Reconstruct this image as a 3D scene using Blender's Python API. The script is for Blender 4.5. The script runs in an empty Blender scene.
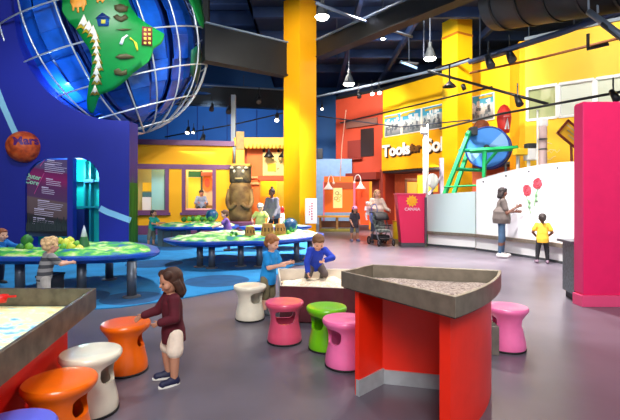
import bpy, bmesh, math, random
from mathutils import Vector, Matrix, noise
random.seed(7)
PI = math.pi
scene = bpy.context.scene
COL = scene.collection
F, CX, HY, CH = 430.0, 310.0, 200.0, 1.4      # lens in pixels, centre column, horizon row, eye height

def at(px, py, d):
    """point seen at (px, py) when it stands d metres away"""
    return Vector(((px-CX)/F*d, d, CH-(py-HY)/F*d))
def gd(py): return F*CH/(py-HY)
def g(px, py):
    d = gd(py); return Vector(((px-CX)/F*d, d, 0))
def X(px, d): return (px-CX)/F*d
def Z(py, d): return CH-(py-HY)/F*d

# ------------------------------------------------------------------ materials
def lin(c):
    c = c/255.0
    return c/12.92 if c <= 0.04045 else ((c+0.055)/1.055)**2.4
def rgb(c): return (lin(c[0]), lin(c[1]), lin(c[2]), 1.0)
MATS = {}
def M(name, col, rough=0.5, metal=0.0, var=0.0, scale=6.0, bump=0.0, bscale=None, emit=0.0, col2=None, spec=None, coat=0.0):
    if name in MATS: return MATS[name]
    m = bpy.data.materials.new(name); m.use_nodes = True
    nt = m.node_tree; b = nt.nodes['Principled BSDF']
    b.inputs['Base Color'].default_value = rgb(col)
    b.inputs['Roughness'].default_value = rough
    b.inputs['Metallic'].default_value = metal
    if spec is not None: b.inputs['Specular IOR Level'].default_value = spec
    if coat: b.inputs['Coat Weight'].default_value = coat
    tc = nt.nodes.new('ShaderNodeTexCoord')
    if var or col2:
        n = nt.nodes.new('ShaderNodeTexNoise'); n.inputs['Scale'].default_value = scale; n.inputs['Detail'].default_value = 5
        nt.links.new(tc.outputs['Object'], n.inputs['Vector'])
        r = nt.nodes.new('ShaderNodeValToRGB')
        a = rgb(col)
        r.color_ramp.elements[0].position = 0.35; r.color_ramp.elements[1].position = 0.65
        if col2:
            r.color_ramp.elements[0].color = a; r.color_ramp.elements[1].color = rgb(col2)
        else:
            r.color_ramp.elements[0].color = tuple(v*(1-var) for v in a[:3])+(1,)
            r.color_ramp.elements[1].color = tuple(min(1, v*(1+var)) for v in a[:3])+(1,)
        nt.links.new(n.outputs['Fac'], r.inputs['Fac']); nt.links.new(r.outputs['Color'], b.inputs['Base Color'])
    if bump:
        n2 = nt.nodes.new('ShaderNodeTexNoise'); n2.inputs['Scale'].default_value = bscale or scale*6; n2.inputs['Detail'].default_value = 4
        nt.links.new(tc.outputs['Object'], n2.inputs['Vector'])
        bp = nt.nodes.new('ShaderNodeBump'); bp.inputs['Strength'].default_value = bump; bp.inputs['Distance'].default_value = 0.01
        nt.links.new(n2.outputs['Fac'], bp.inputs['Height']); nt.links.new(bp.outputs['Normal'], b.inputs['Normal'])
    if emit:
        b.inputs['Emission Color'].default_value = rgb(col); b.inputs['Emission Strength'].default_value = emit
    MATS[name] = m
    return m
def ramp_mat(name, stops, vec='noise', scale=4.0, rough=0.6, axis=2, detail=4, tilt=0.0, const=False):
    """a colour ramp driven by noise or by one generated axis"""
    m = bpy.data.materials.new(name); m.use_nodes = True
    nt = m.node_tree; b = nt.nodes['Principled BSDF']; b.inputs['Roughness'].default_value = rough
    tc = nt.nodes.new('ShaderNodeTexCoord')
    r = nt.nodes.new('ShaderNodeValToRGB')
    if const: r.color_ramp.interpolation = 'CONSTANT'
    while len(r.color_ramp.elements) < len(stops): r.color_ramp.elements.new(0.5)
    for e, (p, c) in zip(r.color_ramp.elements, stops): e.position = p; e.color = rgb(c)
    if vec == 'noise':
        n = nt.nodes.new('ShaderNodeTexNoise'); n.inputs['Scale'].default_value = scale; n.inputs['Detail'].default_value = detail
        nt.links.new(tc.outputs['Object'], n.inputs['Vector']); nt.links.new(n.outputs['Fac'], r.inputs['Fac'])
    else:
        s = nt.nodes.new('ShaderNodeSeparateXYZ'); nt.links.new(tc.outputs['Generated'], s.inputs[0])
        n = nt.nodes.new('ShaderNodeTexNoise'); n.inputs['Scale'].default_value = scale
        nt.links.new(tc.outputs['Object'], n.inputs['Vector'])
        a = nt.nodes.new('ShaderNodeMath'); a.operation = 'MULTIPLY_ADD'; a.inputs[1].default_value = tilt
        nt.links.new(s.outputs[0], a.inputs[0]); nt.links.new(s.outputs[axis], a.inputs[2])
        nt.links.new(a.outputs[0], r.inputs['Fac'])
    nt.links.new(r.outputs['Color'], b.inputs['Base Color'])
    MATS[name] = m
    return m
def glass_mat(name, col, alpha=0.35, rough=0.08):
    m = M(name, col, rough); b = m.node_tree.nodes['Principled BSDF']
    b.inputs['Alpha'].default_value = alpha
    return m

# ------------------------------------------------------------------ geometry collector
class MB:
    def __init__(s): s.bm = bmesh.new()
    def face(s, vs):
        try: return s.bm.faces.new(vs)
        except ValueError: return None
    def box(s, c, size, rz=0.0, rot=None):
        m = Matrix.Translation(Vector(c)) @ (rot.to_4x4() if rot else Matrix.Rotation(rz, 4, 'Z')) @ Matrix.Diagonal((size[0], size[1], size[2], 1))
        bmesh.ops.create_cube(s.bm, size=1.0, matrix=m); return s
    def sphere(s, c, r, nu=20, nv=12, rot=None):
        if not hasattr(r, '__len__'): r = (r, r, r)
        m = Matrix.Translation(Vector(c)) @ (rot.to_4x4() if rot else Matrix.Identity(4)) @ Matrix.Diagonal((r[0], r[1], r[2], 1))
        bmesh.ops.create_uvsphere(s.bm, u_segments=nu, v_segments=nv, radius=1.0, matrix=m); return s
    def cone(s, p0, p1, r0, r1, n=16):
        p0 = Vector(p0); p1 = Vector(p1); d = p1-p0
        if d.length < 1e-6: return s
        q = Vector((0, 0, 1)).rotation_difference(d.normalized()).to_matrix().to_4x4()
        m = Matrix.Translation((p0+p1)/2) @ q
        bmesh.ops.create_cone(s.bm, cap_ends=True, segments=n, radius1=max(r0, 1e-4), radius2=max(r1, 1e-4), depth=d.length, matrix=m); return s
    def rcone(s, p0, p1, r0, r1, n=12):
        s.sphere(p0, r0, n, 8); s.sphere(p1, r1, n, 8); s.cone(p0, p1, r0, r1, n); return s
    def tube(s, pts, r, n=8, closed=False):
        pts = [Vector(p) for p in pts]; N = len(pts); rings = []
        prev = None
        for i, p in enumerate(pts):
            if closed: t = pts[(i+1) % N]-pts[i-1]
            else: t = pts[min(i+1, N-1)]-pts[max(i-1, 0)]
            t.normalize()
            if prev is None:
                a = Vector((0, 0, 1)) if abs(t.z) < 0.9 else Vector((1, 0, 0))
                u = t.cross(a).normalized()
            else:
                u = prev-t*prev.dot(t)
                u = u.normalized() if u.length > 1e-6 else t.orthogonal().normalized()
            prev = u; v = t.cross(u)
            rr = r[i] if hasattr(r, '__len__') else r
            rings.append([s.bm.verts.new(p+(u*math.cos(2*PI*k/n)+v*math.sin(2*PI*k/n))*rr) for k in range(n)])
        for i in range(N if closed else N-1):
            A, B = rings[i], rings[(i+1) % N]
            for k in range(n): s.face((A[k], A[(k+1) % n], B[(k+1) % n], B[k]))
        if not closed: s.face(rings[0][::-1]); s.face(rings[-1])
        return s
    def loft(s, rings, cap=True):
        R = [[s.bm.verts.new(Vector(p)) for p in ring] for ring in rings]
        n = len(R[0])
        for A, B in zip(R, R[1:]):
            for k in range(n): s.face((A[k], A[(k+1) % n], B[(k+1) % n], B[k]))
        if cap: s.face(R[0][::-1]); s.face(R[-1])
        return s
    def lathe(s, prof, n=40, c=(0, 0, 0), cap=True):
        c = Vector(c)
        rings = [[c+Vector((r*math.cos(2*PI*k/n), r*math.sin(2*PI*k/n), z)) for k in range(n)] for r, z in prof]
        return s.loft(rings, cap)
    def prism(s, poly, z0, z1):
        a = [s.bm.verts.new((p[0], p[1], z0)) for p in poly]; b = [s.bm.verts.new((p[0], p[1], z1)) for p in poly]
        n = len(poly)
        for k in range(n): s.face((a[k], a[(k+1) % n], b[(k+1) % n], b[k]))
        s.face(a[::-1]); s.face(b); return s
    def plate(s, outer, holes, fn, th):
        """flat outline with holes (2-D), fn maps (u, v, w) to 3-D, th thickness along w"""
        loops = [outer]+list(holes)
        ends = []
        for w in (0, th):
            edges = []; vl = []
            for lp in loops:
                vs = [s.bm.verts.new(fn(u, v, w)) for u, v in lp]; vl.append(vs)
                for i in range(len(vs)): edges.append(s.bm.edges.new((vs[i], vs[(i+1) % len(vs)])))
            bmesh.ops.triangle_fill(s.bm, use_beauty=True, edges=edges)
            ends.append(vl)
        for A, B in zip(ends[0], ends[1]):
            n = len(A)
            for k in range(n): s.face((A[k], A[(k+1) % n], B[(k+1) % n], B[k]))
        return s
    def wallstrip(s, pts, th, z0, z1):
        """thick wall along a plan polyline; z0/z1 may be lists"""
        P = [Vector((p[0], p[1])) for p in pts]; N = len(P)
        off = []
        for i in range(N):
            t = (P[min(i+1, N-1)]-P[max(i-1, 0)]).normalized(); off.append(Vector((-t.y, t.x)))
        f = lambda z, i: z[i] if hasattr(z, '__len__') else z
        rings = []
        for i in range(N):
            a = P[i]; b = P[i]+off[i]*th
            rings.append([(a.x, a.y, f(z0, i)), (b.x, b.y, f(z0, i)), (b.x, b.y, f(z1, i)), (a.x, a.y, f(z1, i))])
        return s.loft(rings)
    def ringwall(s, outer, inner, z0, z1):
        n = len(outer)
        o0 = [s.bm.verts.new((p[0], p[1], z0)) for p in outer]; o1 = [s.bm.verts.new((p[0], p[1], z1)) for p in outer]
        i0 = [s.bm.verts.new((p[0], p[1], z0)) for p in inner]; i1 = [s.bm.verts.new((p[0], p[1], z1)) for p in inner]
        for k in range(n):
            j = (k+1) % n
            s.face((o0[k], o0[j], o1[j], o1[k])); s.face((i0[j], i0[k], i1[k], i1[j]))
            s.face((o1[k], o1[j], i1[j], i1[k])); s.face((o0[j], o0[k], i0[k], i0[j]))
        return s
    def build(s, name, mat, parent=None, smooth=False, bevel=0.0, world=None, vox=0.0, smoothit=0):
        bm = s.bm
        if world is not None: bmesh.ops.translate(bm, verts=bm.verts, vec=-Vector(world))
        bmesh.ops.recalc_face_normals(bm, faces=bm.faces)
        me = bpy.data.meshes.new(name); bm.to_mesh(me); bm.free()
        o = bpy.data.objects.new(name, me); COL.objects.link(o)
        if vox:
            md = o.modifiers.new('r', 'REMESH'); md.mode = 'VOXEL'; md.voxel_size = vox
            if smoothit:
                sm = o.modifiers.new('s', 'SMOOTH'); sm.iterations = smoothit; sm.factor = 0.5
            bake(o)
        if bevel:
            md = o.modifiers.new('b', 'BEVEL'); md.width = bevel; md.segments = 2; md.limit_method = 'ANGLE'; md.angle_limit = 0.7
        if smooth or vox:
            for p in o.data.polygons: p.use_smooth = True
        o.data.materials.append(mat)
        if parent: o.parent = parent
        return o
def bake(o):
    bpy.context.view_layer.update()
    dg = bpy.context.evaluated_depsgraph_get()
    me = bpy.data.meshes.new_from_object(o.evaluated_get(dg))
    old = o.data; o.modifiers.clear(); o.data = me; bpy.data.meshes.remove(old)
def smooth_by_angle(o, a=0.6):
    me = o.data
    for p in me.polygons: p.use_smooth = True
    bm = bmesh.new(); bm.from_mesh(me)
    for e in bm.edges:
        if len(e.link_faces) == 2 and e.calc_face_angle(0) > a: e.smooth = False
    bm.to_mesh(me); bm.free()
    return o
def tag(o, label=None, cat=None, group=None, kind=None):
    if label: o['label'] = label
    if cat: o['category'] = cat
    if group: o['group'] = group
    if kind: o['kind'] = kind
    return o
def thing(name, label, cat, loc=(0, 0, 0), rz=0.0, group=None):
    o = bpy.data.objects.new(name, None); COL.objects.link(o); o.empty_display_size = 0.1
    o.location = loc; o.rotation_euler = (0, 0, rz)
    return tag(o, label, cat, group)
def struct(o, label=None):
    o['kind'] = 'structure'
    if label: o['label'] = label
    return o
def dup(root, loc, rz=0.0, label=None, group=None):
    r = root.copy(); COL.objects.link(r); r.location = loc; r.rotation_euler = (0, 0, rz)
    if label: r['label'] = label
    if group: r['group'] = group
    for ch in list(root.children):
        c = ch.copy(); COL.objects.link(c); c.parent = r
        for gc in list(ch.children):
            d = gc.copy(); COL.objects.link(d); d.parent = c
    return r
def text_mesh(txt, size, depth=0.01, bold=0.0, align='CENTER', shear=0.0):
    cu = bpy.data.curves.new('t', 'FONT'); cu.body = txt; cu.size = size; cu.extrude = depth; cu.offset = bold
    cu.align_x = align; cu.align_y = 'CENTER'; cu.resolution_u = 3; cu.shear = shear
    o = bpy.data.objects.new('t', cu); COL.objects.link(o)
    bpy.context.view_layer.update()
    me = bpy.data.meshes.new_from_object(o.evaluated_get(bpy.context.evaluated_depsgraph_get()))
    bpy.data.objects.remove(o); bpy.data.curves.remove(cu)
    return me
def text_obj(name, txt, size, mat, mtx, parent, depth=0.01, bold=0.0, align='CENTER', world=None, shear=0.0):
    me = text_mesh(txt, size, depth, bold, align, shear)
    if world is not None: mtx = Matrix.Translation(-Vector(world)) @ mtx
    me.transform(mtx); me.materials.append(mat)
    o = bpy.data.objects.new(name, me); COL.objects.link(o); o.parent = parent
    return o
def face_mtx(p, xdir, zdir=Vector((0, 0, 1))):
    """text plane: x along xdir, y up zdir, normal out"""
    x = Vector(xdir).normalized(); z = Vector(zdir).normalized(); n = x.cross(z)
    m = Matrix((x, z, n)).transposed().to_4x4(); m.translation = Vector(p); return m
def catmull(pts, sub=6, closed=True):
    P = [Vector(p) for p in pts]; n = len(P); out = []
    for i in range(n if closed else n-1):
        if closed: a, b, c, d = P[i-1], P[i], P[(i+1) % n], P[(i+2) % n]
        else: a, b, c, d = P[max(i-1, 0)], P[i], P[i+1], P[min(i+2, n-1)]
        for k in range(sub):
            t = k/sub
            out.append(0.5*((2*b)+(c-a)*t+(2*a-5*b+4*c-d)*t*t+(3*b-a-3*c+d)*t**3))
    if not closed: out.append(P[-1])
    return out
def inset(poly, w):
    P = [Vector((p[0], p[1])) for p in poly]; n = len(P)
    area = sum(P[i].x*P[(i+1) % n].y-P[(i+1) % n].x*P[i].y for i in range(n))
    sg = 1 if area > 0 else -1
    out = []
    for i in range(n):
        e1 = (P[i]-P[i-1]).normalized(); e2 = (P[(i+1) % n]-P[i]).normalized()
        n1 = Vector((-e1.y, e1.x))*sg; n2 = Vector((-e2.y, e2.x))*sg
        b = n1+n2; k = max(b.dot(n1), 0.3)
        out.append(P[i]+b*(w/k))
    return out
def inside(p, poly):
    x, y = p[0], p[1]; r = False; n = len(poly)
    for i in range(n):
        a = poly[i]; b = poly[i-1]
        if (a[1] > y) != (b[1] > y) and x < (b[0]-a[0])*(y-a[1])/(b[1]-a[1])+a[0]: r = not r
    return r
def edge_dist(p, poly):
    p = Vector((p[0], p[1])); best = 9
    for i in range(len(poly)):
        a = Vector((poly[i-1][0], poly[i-1][1])); b = Vector((poly[i][0], poly[i][1])); ab = b-a
        t = max(0, min(1, (p-a).dot(ab)/max(ab.length_squared, 1e-9)))
        best = min(best, (a+ab*t-p).length)
    return best
def heap(poly, z0, amp, fr, step, skirt=0.06, seed=0.0, base=0.0):
    """bumpy filled surface inside a plan outline"""
    mb = MB(); xs = [p[0] for p in poly]; ys = [p[1] for p in poly]
    nx = int((max(xs)-min(xs))/step)+2; ny = int((max(ys)-min(ys))/step)+2
    V = {}
    for i in range(nx+1):
        for j in range(ny+1):
            x = min(xs)-step*0.5+i*step; y = min(ys)-step*0.5+j*step
            if inside((x, y), poly):
                e = min(1, edge_dist((x, y), poly)/skirt)
                h = noise.fractal(Vector((x*fr+seed, y*fr, seed)), 0.9, 2.1, 4)
                V[i, j] = mb.bm.verts.new((x, y, z0+e*(base+amp*(h*0.5+0.35))))
    for (i, j), v in V.items():
        q = [V.get(k) for k in ((i, j), (i+1, j), (i+1, j+1), (i, j+1))]
        if all(q): mb.face(q)
    return mb
# ------------------------------------------------------------------ people
SKIN = {'light': M('skin_light', (226, 172, 146), 0.55), 'tan': M('skin_tan', (190, 134, 106), 0.55), 'brown': M('skin_brown', (104, 66, 50), 0.5)}
EYE = M('eye_dark', (40, 28, 24), 0.25); LIP = M('lip', (176, 96, 90), 0.5)
def V3(*a): return Vector(a)
def person(label, loc, face, H, k, pose, wear, skin='light', hair=('short', (96, 62, 40)), fine=0.006, cat='person', parent_group=None):
    """k: 0 adult ... 1 toddler.  local forward is -Y, the figure's left is +X"""
    root = thing('person', label, cat, loc, math.radians(face), parent_group)
    L = lambda a, b: (a+(b-a)*k)*H
    hh = L(.134, .212); lt = L(.245, .19); ls = L(.235, .175); tor = L(.30, .335); ua = L(.178, .155); fa = L(.15, .125)
    sw = L(.098, .098); hw = L(.052, .058); ah = L(.042, .04)
    rt, rk, rc, ra = L(.050, .058), L(.034, .042), L(.034, .040), L(.021, .029)
    ru, re, rw = L(.029, .036), L(.024, .030), L(.017, .022)
    nz = lambda v: Vector(v).normalized()
    legs = {'L': pose.get('legL', ((.06, 0, -1), (0, .04, -1))), 'R': pose.get('legR', ((-.06, 0, -1), (0, .04, -1)))}
    arms = {'L': pose.get('armL', ((.2, 0, -1), (.05, -.25, -1))), 'R': pose.get('armR', ((-.2, 0, -1), (-.05, -.25, -1)))}
    pz = pose.get('pelvis')
    if pz is None: pz = max(-(nz(a).z*lt+nz(b).z*ls) for a, b in legs.values())+ah+0.01*H
    pel = V3(0, 0, pz)
    l1, l2 = math.radians(pose.get('lean', 2)), math.radians(pose.get('lean2', pose.get('lean', 2)+3))
    u1 = V3(0, -math.sin(l1), math.cos(l1)); u2 = V3(0, -math.sin(l2), math.cos(l2))
    waist = pel+u1*tor*.42; chest = waist+u2*tor*.40; nb = waist+u2*tor*.60
    ln = math.radians(pose.get('neck', math.degrees(l2)*.6)); un = V3(0, -math.sin(ln), math.cos(ln))
    neck = nb+un*L(.045, .025)
    pitch, yaw, roll = (math.radians(v) for v in pose.get('head', (0, 0, 0)))
    HM = Matrix.Translation(neck+un*hh*.40) @ Matrix.Rotation(yaw, 4, 'Z') @ Matrix.Rotation(pitch, 4, 'X') @ Matrix.Rotation(roll, 4, 'Y')
    hr = HM.to_3x3()
    def hp(x, y, z): return HM @ V3(x*hh, y*hh, z*hh)
    cw, cd = L(.082, .085), L(.060, .072)
    xv = V3(1, 0, 0)
    def ring(c, up, rx, ry, n=20):
        f = xv.cross(up).normalized()
        return [c+xv*rx*math.cos(2*PI*i/n)+f*ry*math.sin(2*PI*i/n) for i in range(n)]
    def torso(mb, o=0.0, low=-.12, flare=0.0):
        fat = L(1.0, 1.08)
        rs = [(pel+u1*tor*low, u1, cw*.86*fat+flare, cd*1.02*fat+flare), (pel+u1*tor*.08, u1, cw*.98*fat+flare*.6, cd*1.1*fat+flare*.6),
              (pel+u1*tor*.3, u1, cw*.90*fat, cd*1.02*fat), (waist, (u1+u2).normalized(), cw*.92*fat, cd*1.02*fat), (waist+u2*tor*.22, u2, cw*1.0, cd*1.04),
              (chest, u2, cw*1.06, cd*.98), (waist+u2*tor*.52, u2, cw*.86, cd*.74), (nb, u2, cw*.5, cd*.55)]
        mb.loft([ring(c, u, rx+o, ry+o) for c, u, rx, ry in rs])
    J = {}
    for s, sg in (('L', 1), ('R', -1)):
        sh = waist+u2*tor*.50+xv*sg*sw; a, b = (nz(v) for v in arms[s])
        el = sh+a*ua; wr = el+b*fa
        hip = pel+xv*sg*hw; a2, b2 = (nz(v) for v in legs[s]); kn = hip+a2*lt; an = kn+b2*ls
        J[s] = (sh, el, wr, hip, kn, an, b, b2)
    body = MB(); torso(body)
    body.rcone(nb-u2*.02*H, neck+un*hh*.1, L(.034, .036), L(.030, .034))
    # head
    body.sphere(hp(0, .04, .07), (.375*hh, .445*hh, .425*hh), 24, 16, hr)
    body.sphere(hp(0, -.10, -.20), (.285*hh, .295*hh, .29*hh), 20, 12, hr)
    body.rcone(hp(0, -.385, .0), hp(0, -.44, -.105), .035*hh, .058*hh, 10)
    for sg in (1, -1):
        body.sphere(hp(.375*sg, .04, -.05), (.035*hh, .07*hh, .105*hh), 10, 8, hr)
        body.sphere(hp(.19*sg, -.25, -.13), .15*hh, 12, 8)
    # limbs, hands, feet
    hl = L(.10, .088)
    for s, sg in (('L', 1), ('R', -1)):
        sh, el, wr, hip, kn, an, b, b2 = J[s]
        body.rcone(sh, el, ru, re); body.rcone(el, wr, re, rw); body.rcone(sh, chest, ru*1.1, ru)
        body.rcone(hip, kn, rt, rk); body.rcone(kn, kn.lerp(an, .35), rk, rc); body.rcone(kn.lerp(an, .35), an, rc, ra)
        # hand: palm, four fingers, thumb
        hd = (b+Vector(pose.get('hand'+s, (0, 0, -.15)))).normalized()
        side = xv*sg; inn = -side
        wd = hd.cross(inn)
        wd = wd.normalized() if wd.length > .1 else hd.orthogonal().normalized()
        pn = wd.cross(hd).normalized()
        if pn.dot(inn) < 0: pn = -pn
        q = Matrix((wd, hd, pn)).transposed()
        pc = wr+hd*hl*.27
        body.sphere(pc, (hl*.21, hl*.30, hl*.11), 12, 8, q)
        fr = hl*.058
        for i in range(4):
            o = (i-1.5)*hl*.115; ln_ = hl*(.46, .53, .50, .40)[i]
            r0 = pc+hd*hl*.22+wd*o; m1 = r0+(hd*.9+pn*.25+wd*(i-1.5)*.08).normalized()*ln_*.55
            m2 = m1+(hd*.6+pn*.8).normalized()*ln_*.5
            body.rcone(r0, m1, fr*1.1, fr, 8); body.rcone(m1, m2, fr, fr*.85, 8)
        up = -1 if wd.z < 0 else 1
        th0 = pc-hd*hl*.10+wd*hl*.15*up; th1 = th0+(wd*up*.8+hd*.55+pn*.3).normalized()*hl*.24; th2 = th1+(hd*.9+pn*.3).normalized()*hl*.2
        body.rcone(th0, th1, fr*1.35, fr*1.15, 8); body.rcone(th1, th2, fr*1.15, fr*.95, 8)
        fd = nz(pose.get('foot'+s, pose.get('foot', (0.12*sg, -1, 0))))
        fl = L(.15, .155)
        dn = V3(0, 0, -1) if abs(fd.z) < .5 else nz(b2)
        body.rcone(an-fd*fl*.12+dn*ah*.45, an+fd*fl*.62+dn*ah*.6, fl*.17, fl*.15, 10)
    fr_fine = fine
    bo = body.build('body', SKIN[skin], root, vox=fr_fine, smoothit=2)
    for sg in (1, -1):
        MB().sphere(hp(.145*sg, -.365, .0), (.05*hh, .035*hh, .036*hh), 10, 8, hr).build('eye', EYE, root, True)
    MB().sphere(hp(0, -.378, -.27), (.10*hh, .03*hh, .026*hh), 10, 8, hr).build('mouth', LIP, root, True)
    # clothes
    sh_ = wear.get('top')
    if sh_:
        mb = MB(); o = .010*H*L(1, 1)/H+.003
        torso(mb, o, sh_.get('low', -.10), sh_.get('flare', 0)*H)
        for s in 'LR':
            sh, el, wr, hip, kn, an, b, b2 = J[s]
            mb.rcone(sh, chest, ru*1.1+o, ru+o)
            if sh_['sleeve'] == 'long':
                mb.rcone(sh, el, ru+o, re+o); mb.rcone(el, el.lerp(wr, .93), re+o, rw+o)
            else: mb.rcone(sh, sh.lerp(el, sh_.get('len', .62)), ru+o, re+o*1.6)
        mb.build('shirt', sh_['mat'], root, vox=max(fine, .006), smoothit=3)
    bt = wear.get('bottom')
    if bt:
        mb = MB(); o = .007
        if sh_ is None or bt.get('hips', True):
            mb.loft([ring(pel+u1*tor*t, u1, (cw*a+o), (cd*c+o)) for t, a, c in ((-.16, .8, .95), (-.05, 1.0, 1.12), (.1, 1.0, 1.12), (.2, .95, 1.06))])
        for s in 'LR':
            sh, el, wr, hip, kn, an, b, b2 = J[s]
            ln_ = bt.get('len', 1.0)
            w = bt.get('wide', 0)
            if ln_ <= .5: mb.rcone(hip, hip.lerp(kn, ln_*2), rt+o, rt*.86+o+w)
            else:
                mb.rcone(hip, kn, rt+o, rk+o+w); f = (ln_-.5)*2*.93
                mb.rcone(kn, kn.lerp(an, f), rk+o+w, (ra+o+w*1.5 if f > .6 else rc+o+w))
        mb.build(bt.get('name', 'trousers'), bt['mat'], root, vox=max(fine, .006), smoothit=3)
    so = wear.get('shoes')
    if so:
        for s, sg in (('L', 1), ('R', -1)):
            an, b2 = J[s][5], J[s][7]
            fd = nz(pose.get('foot'+s, pose.get('foot', (0.12*sg, -1, 0)))); fl = L(.15, .165)
            dn = V3(0, 0, -1) if abs(fd.z) < .5 else nz(b2)
            sd = fd.cross(dn).normalized()
            def fring(t, w, h, lo):
                c = an+fd*fl*t
                return [c+sd*fl*w*math.cos(2*PI*i/14)+dn*(ah*lo - (max(0, math.sin(2*PI*i/14))*h*fl)+(.0 if math.sin(2*PI*i/14) > 0 else 0)) for i in range(14)]
            mb = MB().rcone(an-fd*fl*.10+dn*ah*.5, an+fd*fl*.60+dn*ah*.62, fl*.215, fl*.19, 12)
            mb.rcone(an-fd*fl*.06, an+fd*fl*.22+dn*ah*.3, fl*.19, fl*.18, 12)
            so_ = mb.build('shoe', so, root, vox=max(fine, .006), smoothit=2)
            if wear.get('sole'):
                m2 = MB(); pts = []
                for i in range(20):
                    a = 2*PI*i/20; c = an+fd*fl*.26
                    pts.append(c+fd*fl*.57*math.cos(a)+sd*fl*(.215-.02*math.cos(a))*math.sin(a))
                m2.loft([[p+dn*ah*.85 for p in pts], [p+dn*(ah*1.15+.004) for p in pts]])
                m2.build('sole', wear['sole'], so_)
    # hair
    if hair:
        st, hc = hair[0], hair[1]
        hm = M('hair_%d_%d_%d' % hc, hc, 0.7, var=.25, scale=30)
        mb = MB()
        mb.sphere(hp(0, .09, .125), (.415*hh, .455*hh, .42*hh), 24, 16, hr)
        mb.sphere(hp(0, .20, -.08), (.36*hh, .33*hh, .33*hh), 20, 12, hr)
        if st in ('short', 'curly'):
            mb.sphere(hp(0, -.14, .34), (.30*hh, .25*hh, .13*hh), 16, 10, hr)
        if st == 'curly':
            rnd = random.Random(3)
            for i in range(46):
                a = rnd.uniform(0, 2*PI); t = rnd.uniform(-.25, 1)
                x = math.cos(a)*.42*math.sqrt(max(0, 1-t*t*.8)); y = math.sin(a)*.46*math.sqrt(max(0, 1-t*t*.8))+.08
                if y < -.2 and t < .5: continue
                mb.sphere(hp(x, y, .1+t*.42), .11*hh, 10, 8)
        if st in ('long', 'shoulder'):
            n = 4 if st == 'long' else 3
            for sg in (1, .5, 0, -.5, -1):
                yb = .30-.2*abs(sg)**2
                mb.tube([hp(.36*sg, yb*.8, .0), hp(.39*sg, yb+.06, -.3), hp(.39*sg, yb+.09, -.55), hp(.34*sg, yb+.10, -.72 if n == 3 else -1.0)], [.16*hh, .17*hh, .16*hh, .06*hh], 10)
            for sg in (1, -1):
                mb.sphere(hp(.27*sg, -.14, .30), (.15*hh, .2*hh, .18*hh), 12, 8, hr)
        if st == 'bun': mb.sphere(hp(0, .22, .60), .19*hh, 14, 10)
        if st == 'pony':
            mb.tube([hp(0, .42, .22), hp(0, .62, .08), hp(0, .60, -.3), hp(0, .52, -.7)], [.10*hh, .14*hh, .13*hh, .05*hh], 10)
        mb.build('hair', hm, root, vox=max(.005, fine), smoothit=3)
    hat = wear.get('hat')
    if hat:
        mb = MB(); mb.sphere(hp(0, .06, .22), (.455*hh, .52*hh, .40*hh), 20, 12, hr)
        mb.sphere(hp(0, -.42, .22), (.34*hh, .30*hh, .045*hh), 16, 8, hr)
        mb.build('cap', hat, root, vox=.008, smoothit=2)
    root_j = {s: [root.matrix_basis @ p for p in J[s][:6]] for s in J}
    return root, root_j
# ------------------------------------------------------------------ camera and view
cam = bpy.data.cameras.new('camera'); co = bpy.data.objects.new('camera', cam); COL.objects.link(co)
cam.sensor_width = 36.0; cam.lens = F/620*36; cam.shift_y = -10/620; cam.clip_start = 0.02; cam.clip_end = 200
co.location = (0, 0, CH); co.rotation_euler = (PI/2, 0, 0); scene.camera = co
scene.view_settings.view_transform = 'Standard'; scene.view_settings.look = 'None'; scene.view_settings.gamma = 1; scene.view_settings.use_curve_mapping = False
scene.view_settings.exposure = 0.0
w = bpy.data.worlds.new('hall'); scene.world = w; w.use_nodes = True
w.node_tree.nodes['Background'].inputs[0].default_value = (0.80, 0.86, 1.0, 1); w.node_tree.nodes['Background'].inputs[1].default_value = 0.55

# ------------------------------------------------------------------ materials
floor_m = M('polished_floor', (94, 88, 99), 0.30, var=.14, scale=1.3, spec=.4)
carpet_m = M('blue_carpet', (22, 118, 172), 0.95, var=.16, scale=2.0, bump=.25, bscale=140)
carpet_d = M('dark_blue_carpet', (14, 74, 120), 0.95, var=.15, scale=4)
navy = M('navy_ceiling', (28, 46, 80), 0.8, var=.25, scale=.5)
girder_m = M('dark_steel', (15, 17, 19), 0.55, var=.3, scale=1.2)
girder_l = M('pale_flange', (118, 132, 148), 0.5)
black = M('black_paint', (16, 17, 20), 0.45)
grey_pipe = M('grey_pipe', (62, 70, 86), 0.45, .3)
yellow = M('yellow_wall', (255, 178, 2), 0.75, var=.03, scale=.8)
yellow_b = M('bright_yellow', (255, 198, 2), 0.55, var=.03, scale=.8)
orange_w = M('orange_wall', (236, 112, 26), 0.55, var=.06, scale=1)
red_w = M('terracotta_wall', (186, 66, 38), 0.6, var=.08, scale=.8)
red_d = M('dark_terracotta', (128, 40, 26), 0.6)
blue_w = M('deep_blue_wall', (28, 40, 150), 0.5, var=.06, scale=.6)
blue_back = M('back_wall_blue', (20, 80, 138), 0.7, var=.15, scale=.3)
blue_pale = M('pale_blue_partition', (128, 158, 190), 0.7, var=.05)
pink_w = M('magenta_wall', (232, 24, 96), 0.42, var=.03)
pink_l = M('magenta_base', (226, 74, 122), 0.35)
purple = M('purple_trim', (112, 62, 104), 0.5, var=.06)
white = M('white_paint', (240, 240, 238), 0.45)
white_p = M('white_panel', (244, 247, 250), 0.3)
cyan_p = M('pale_glass_panel', (204, 224, 224), 0.25)
steel = M('brushed_steel', (140, 130, 114), 0.38, .5, var=.14, scale=14)
steel_d = M('scuffed_steel', (104, 96, 84), 0.42, .6, var=.35, scale=9)
grey = M('grey_metal', (96, 100, 106), 0.4, .4)
grey_d = M('dark_grey', (58, 62, 66), 0.55, var=.2, scale=8)
red_p = M('red_laminate', (244, 42, 16), 0.35, var=.04)
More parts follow.
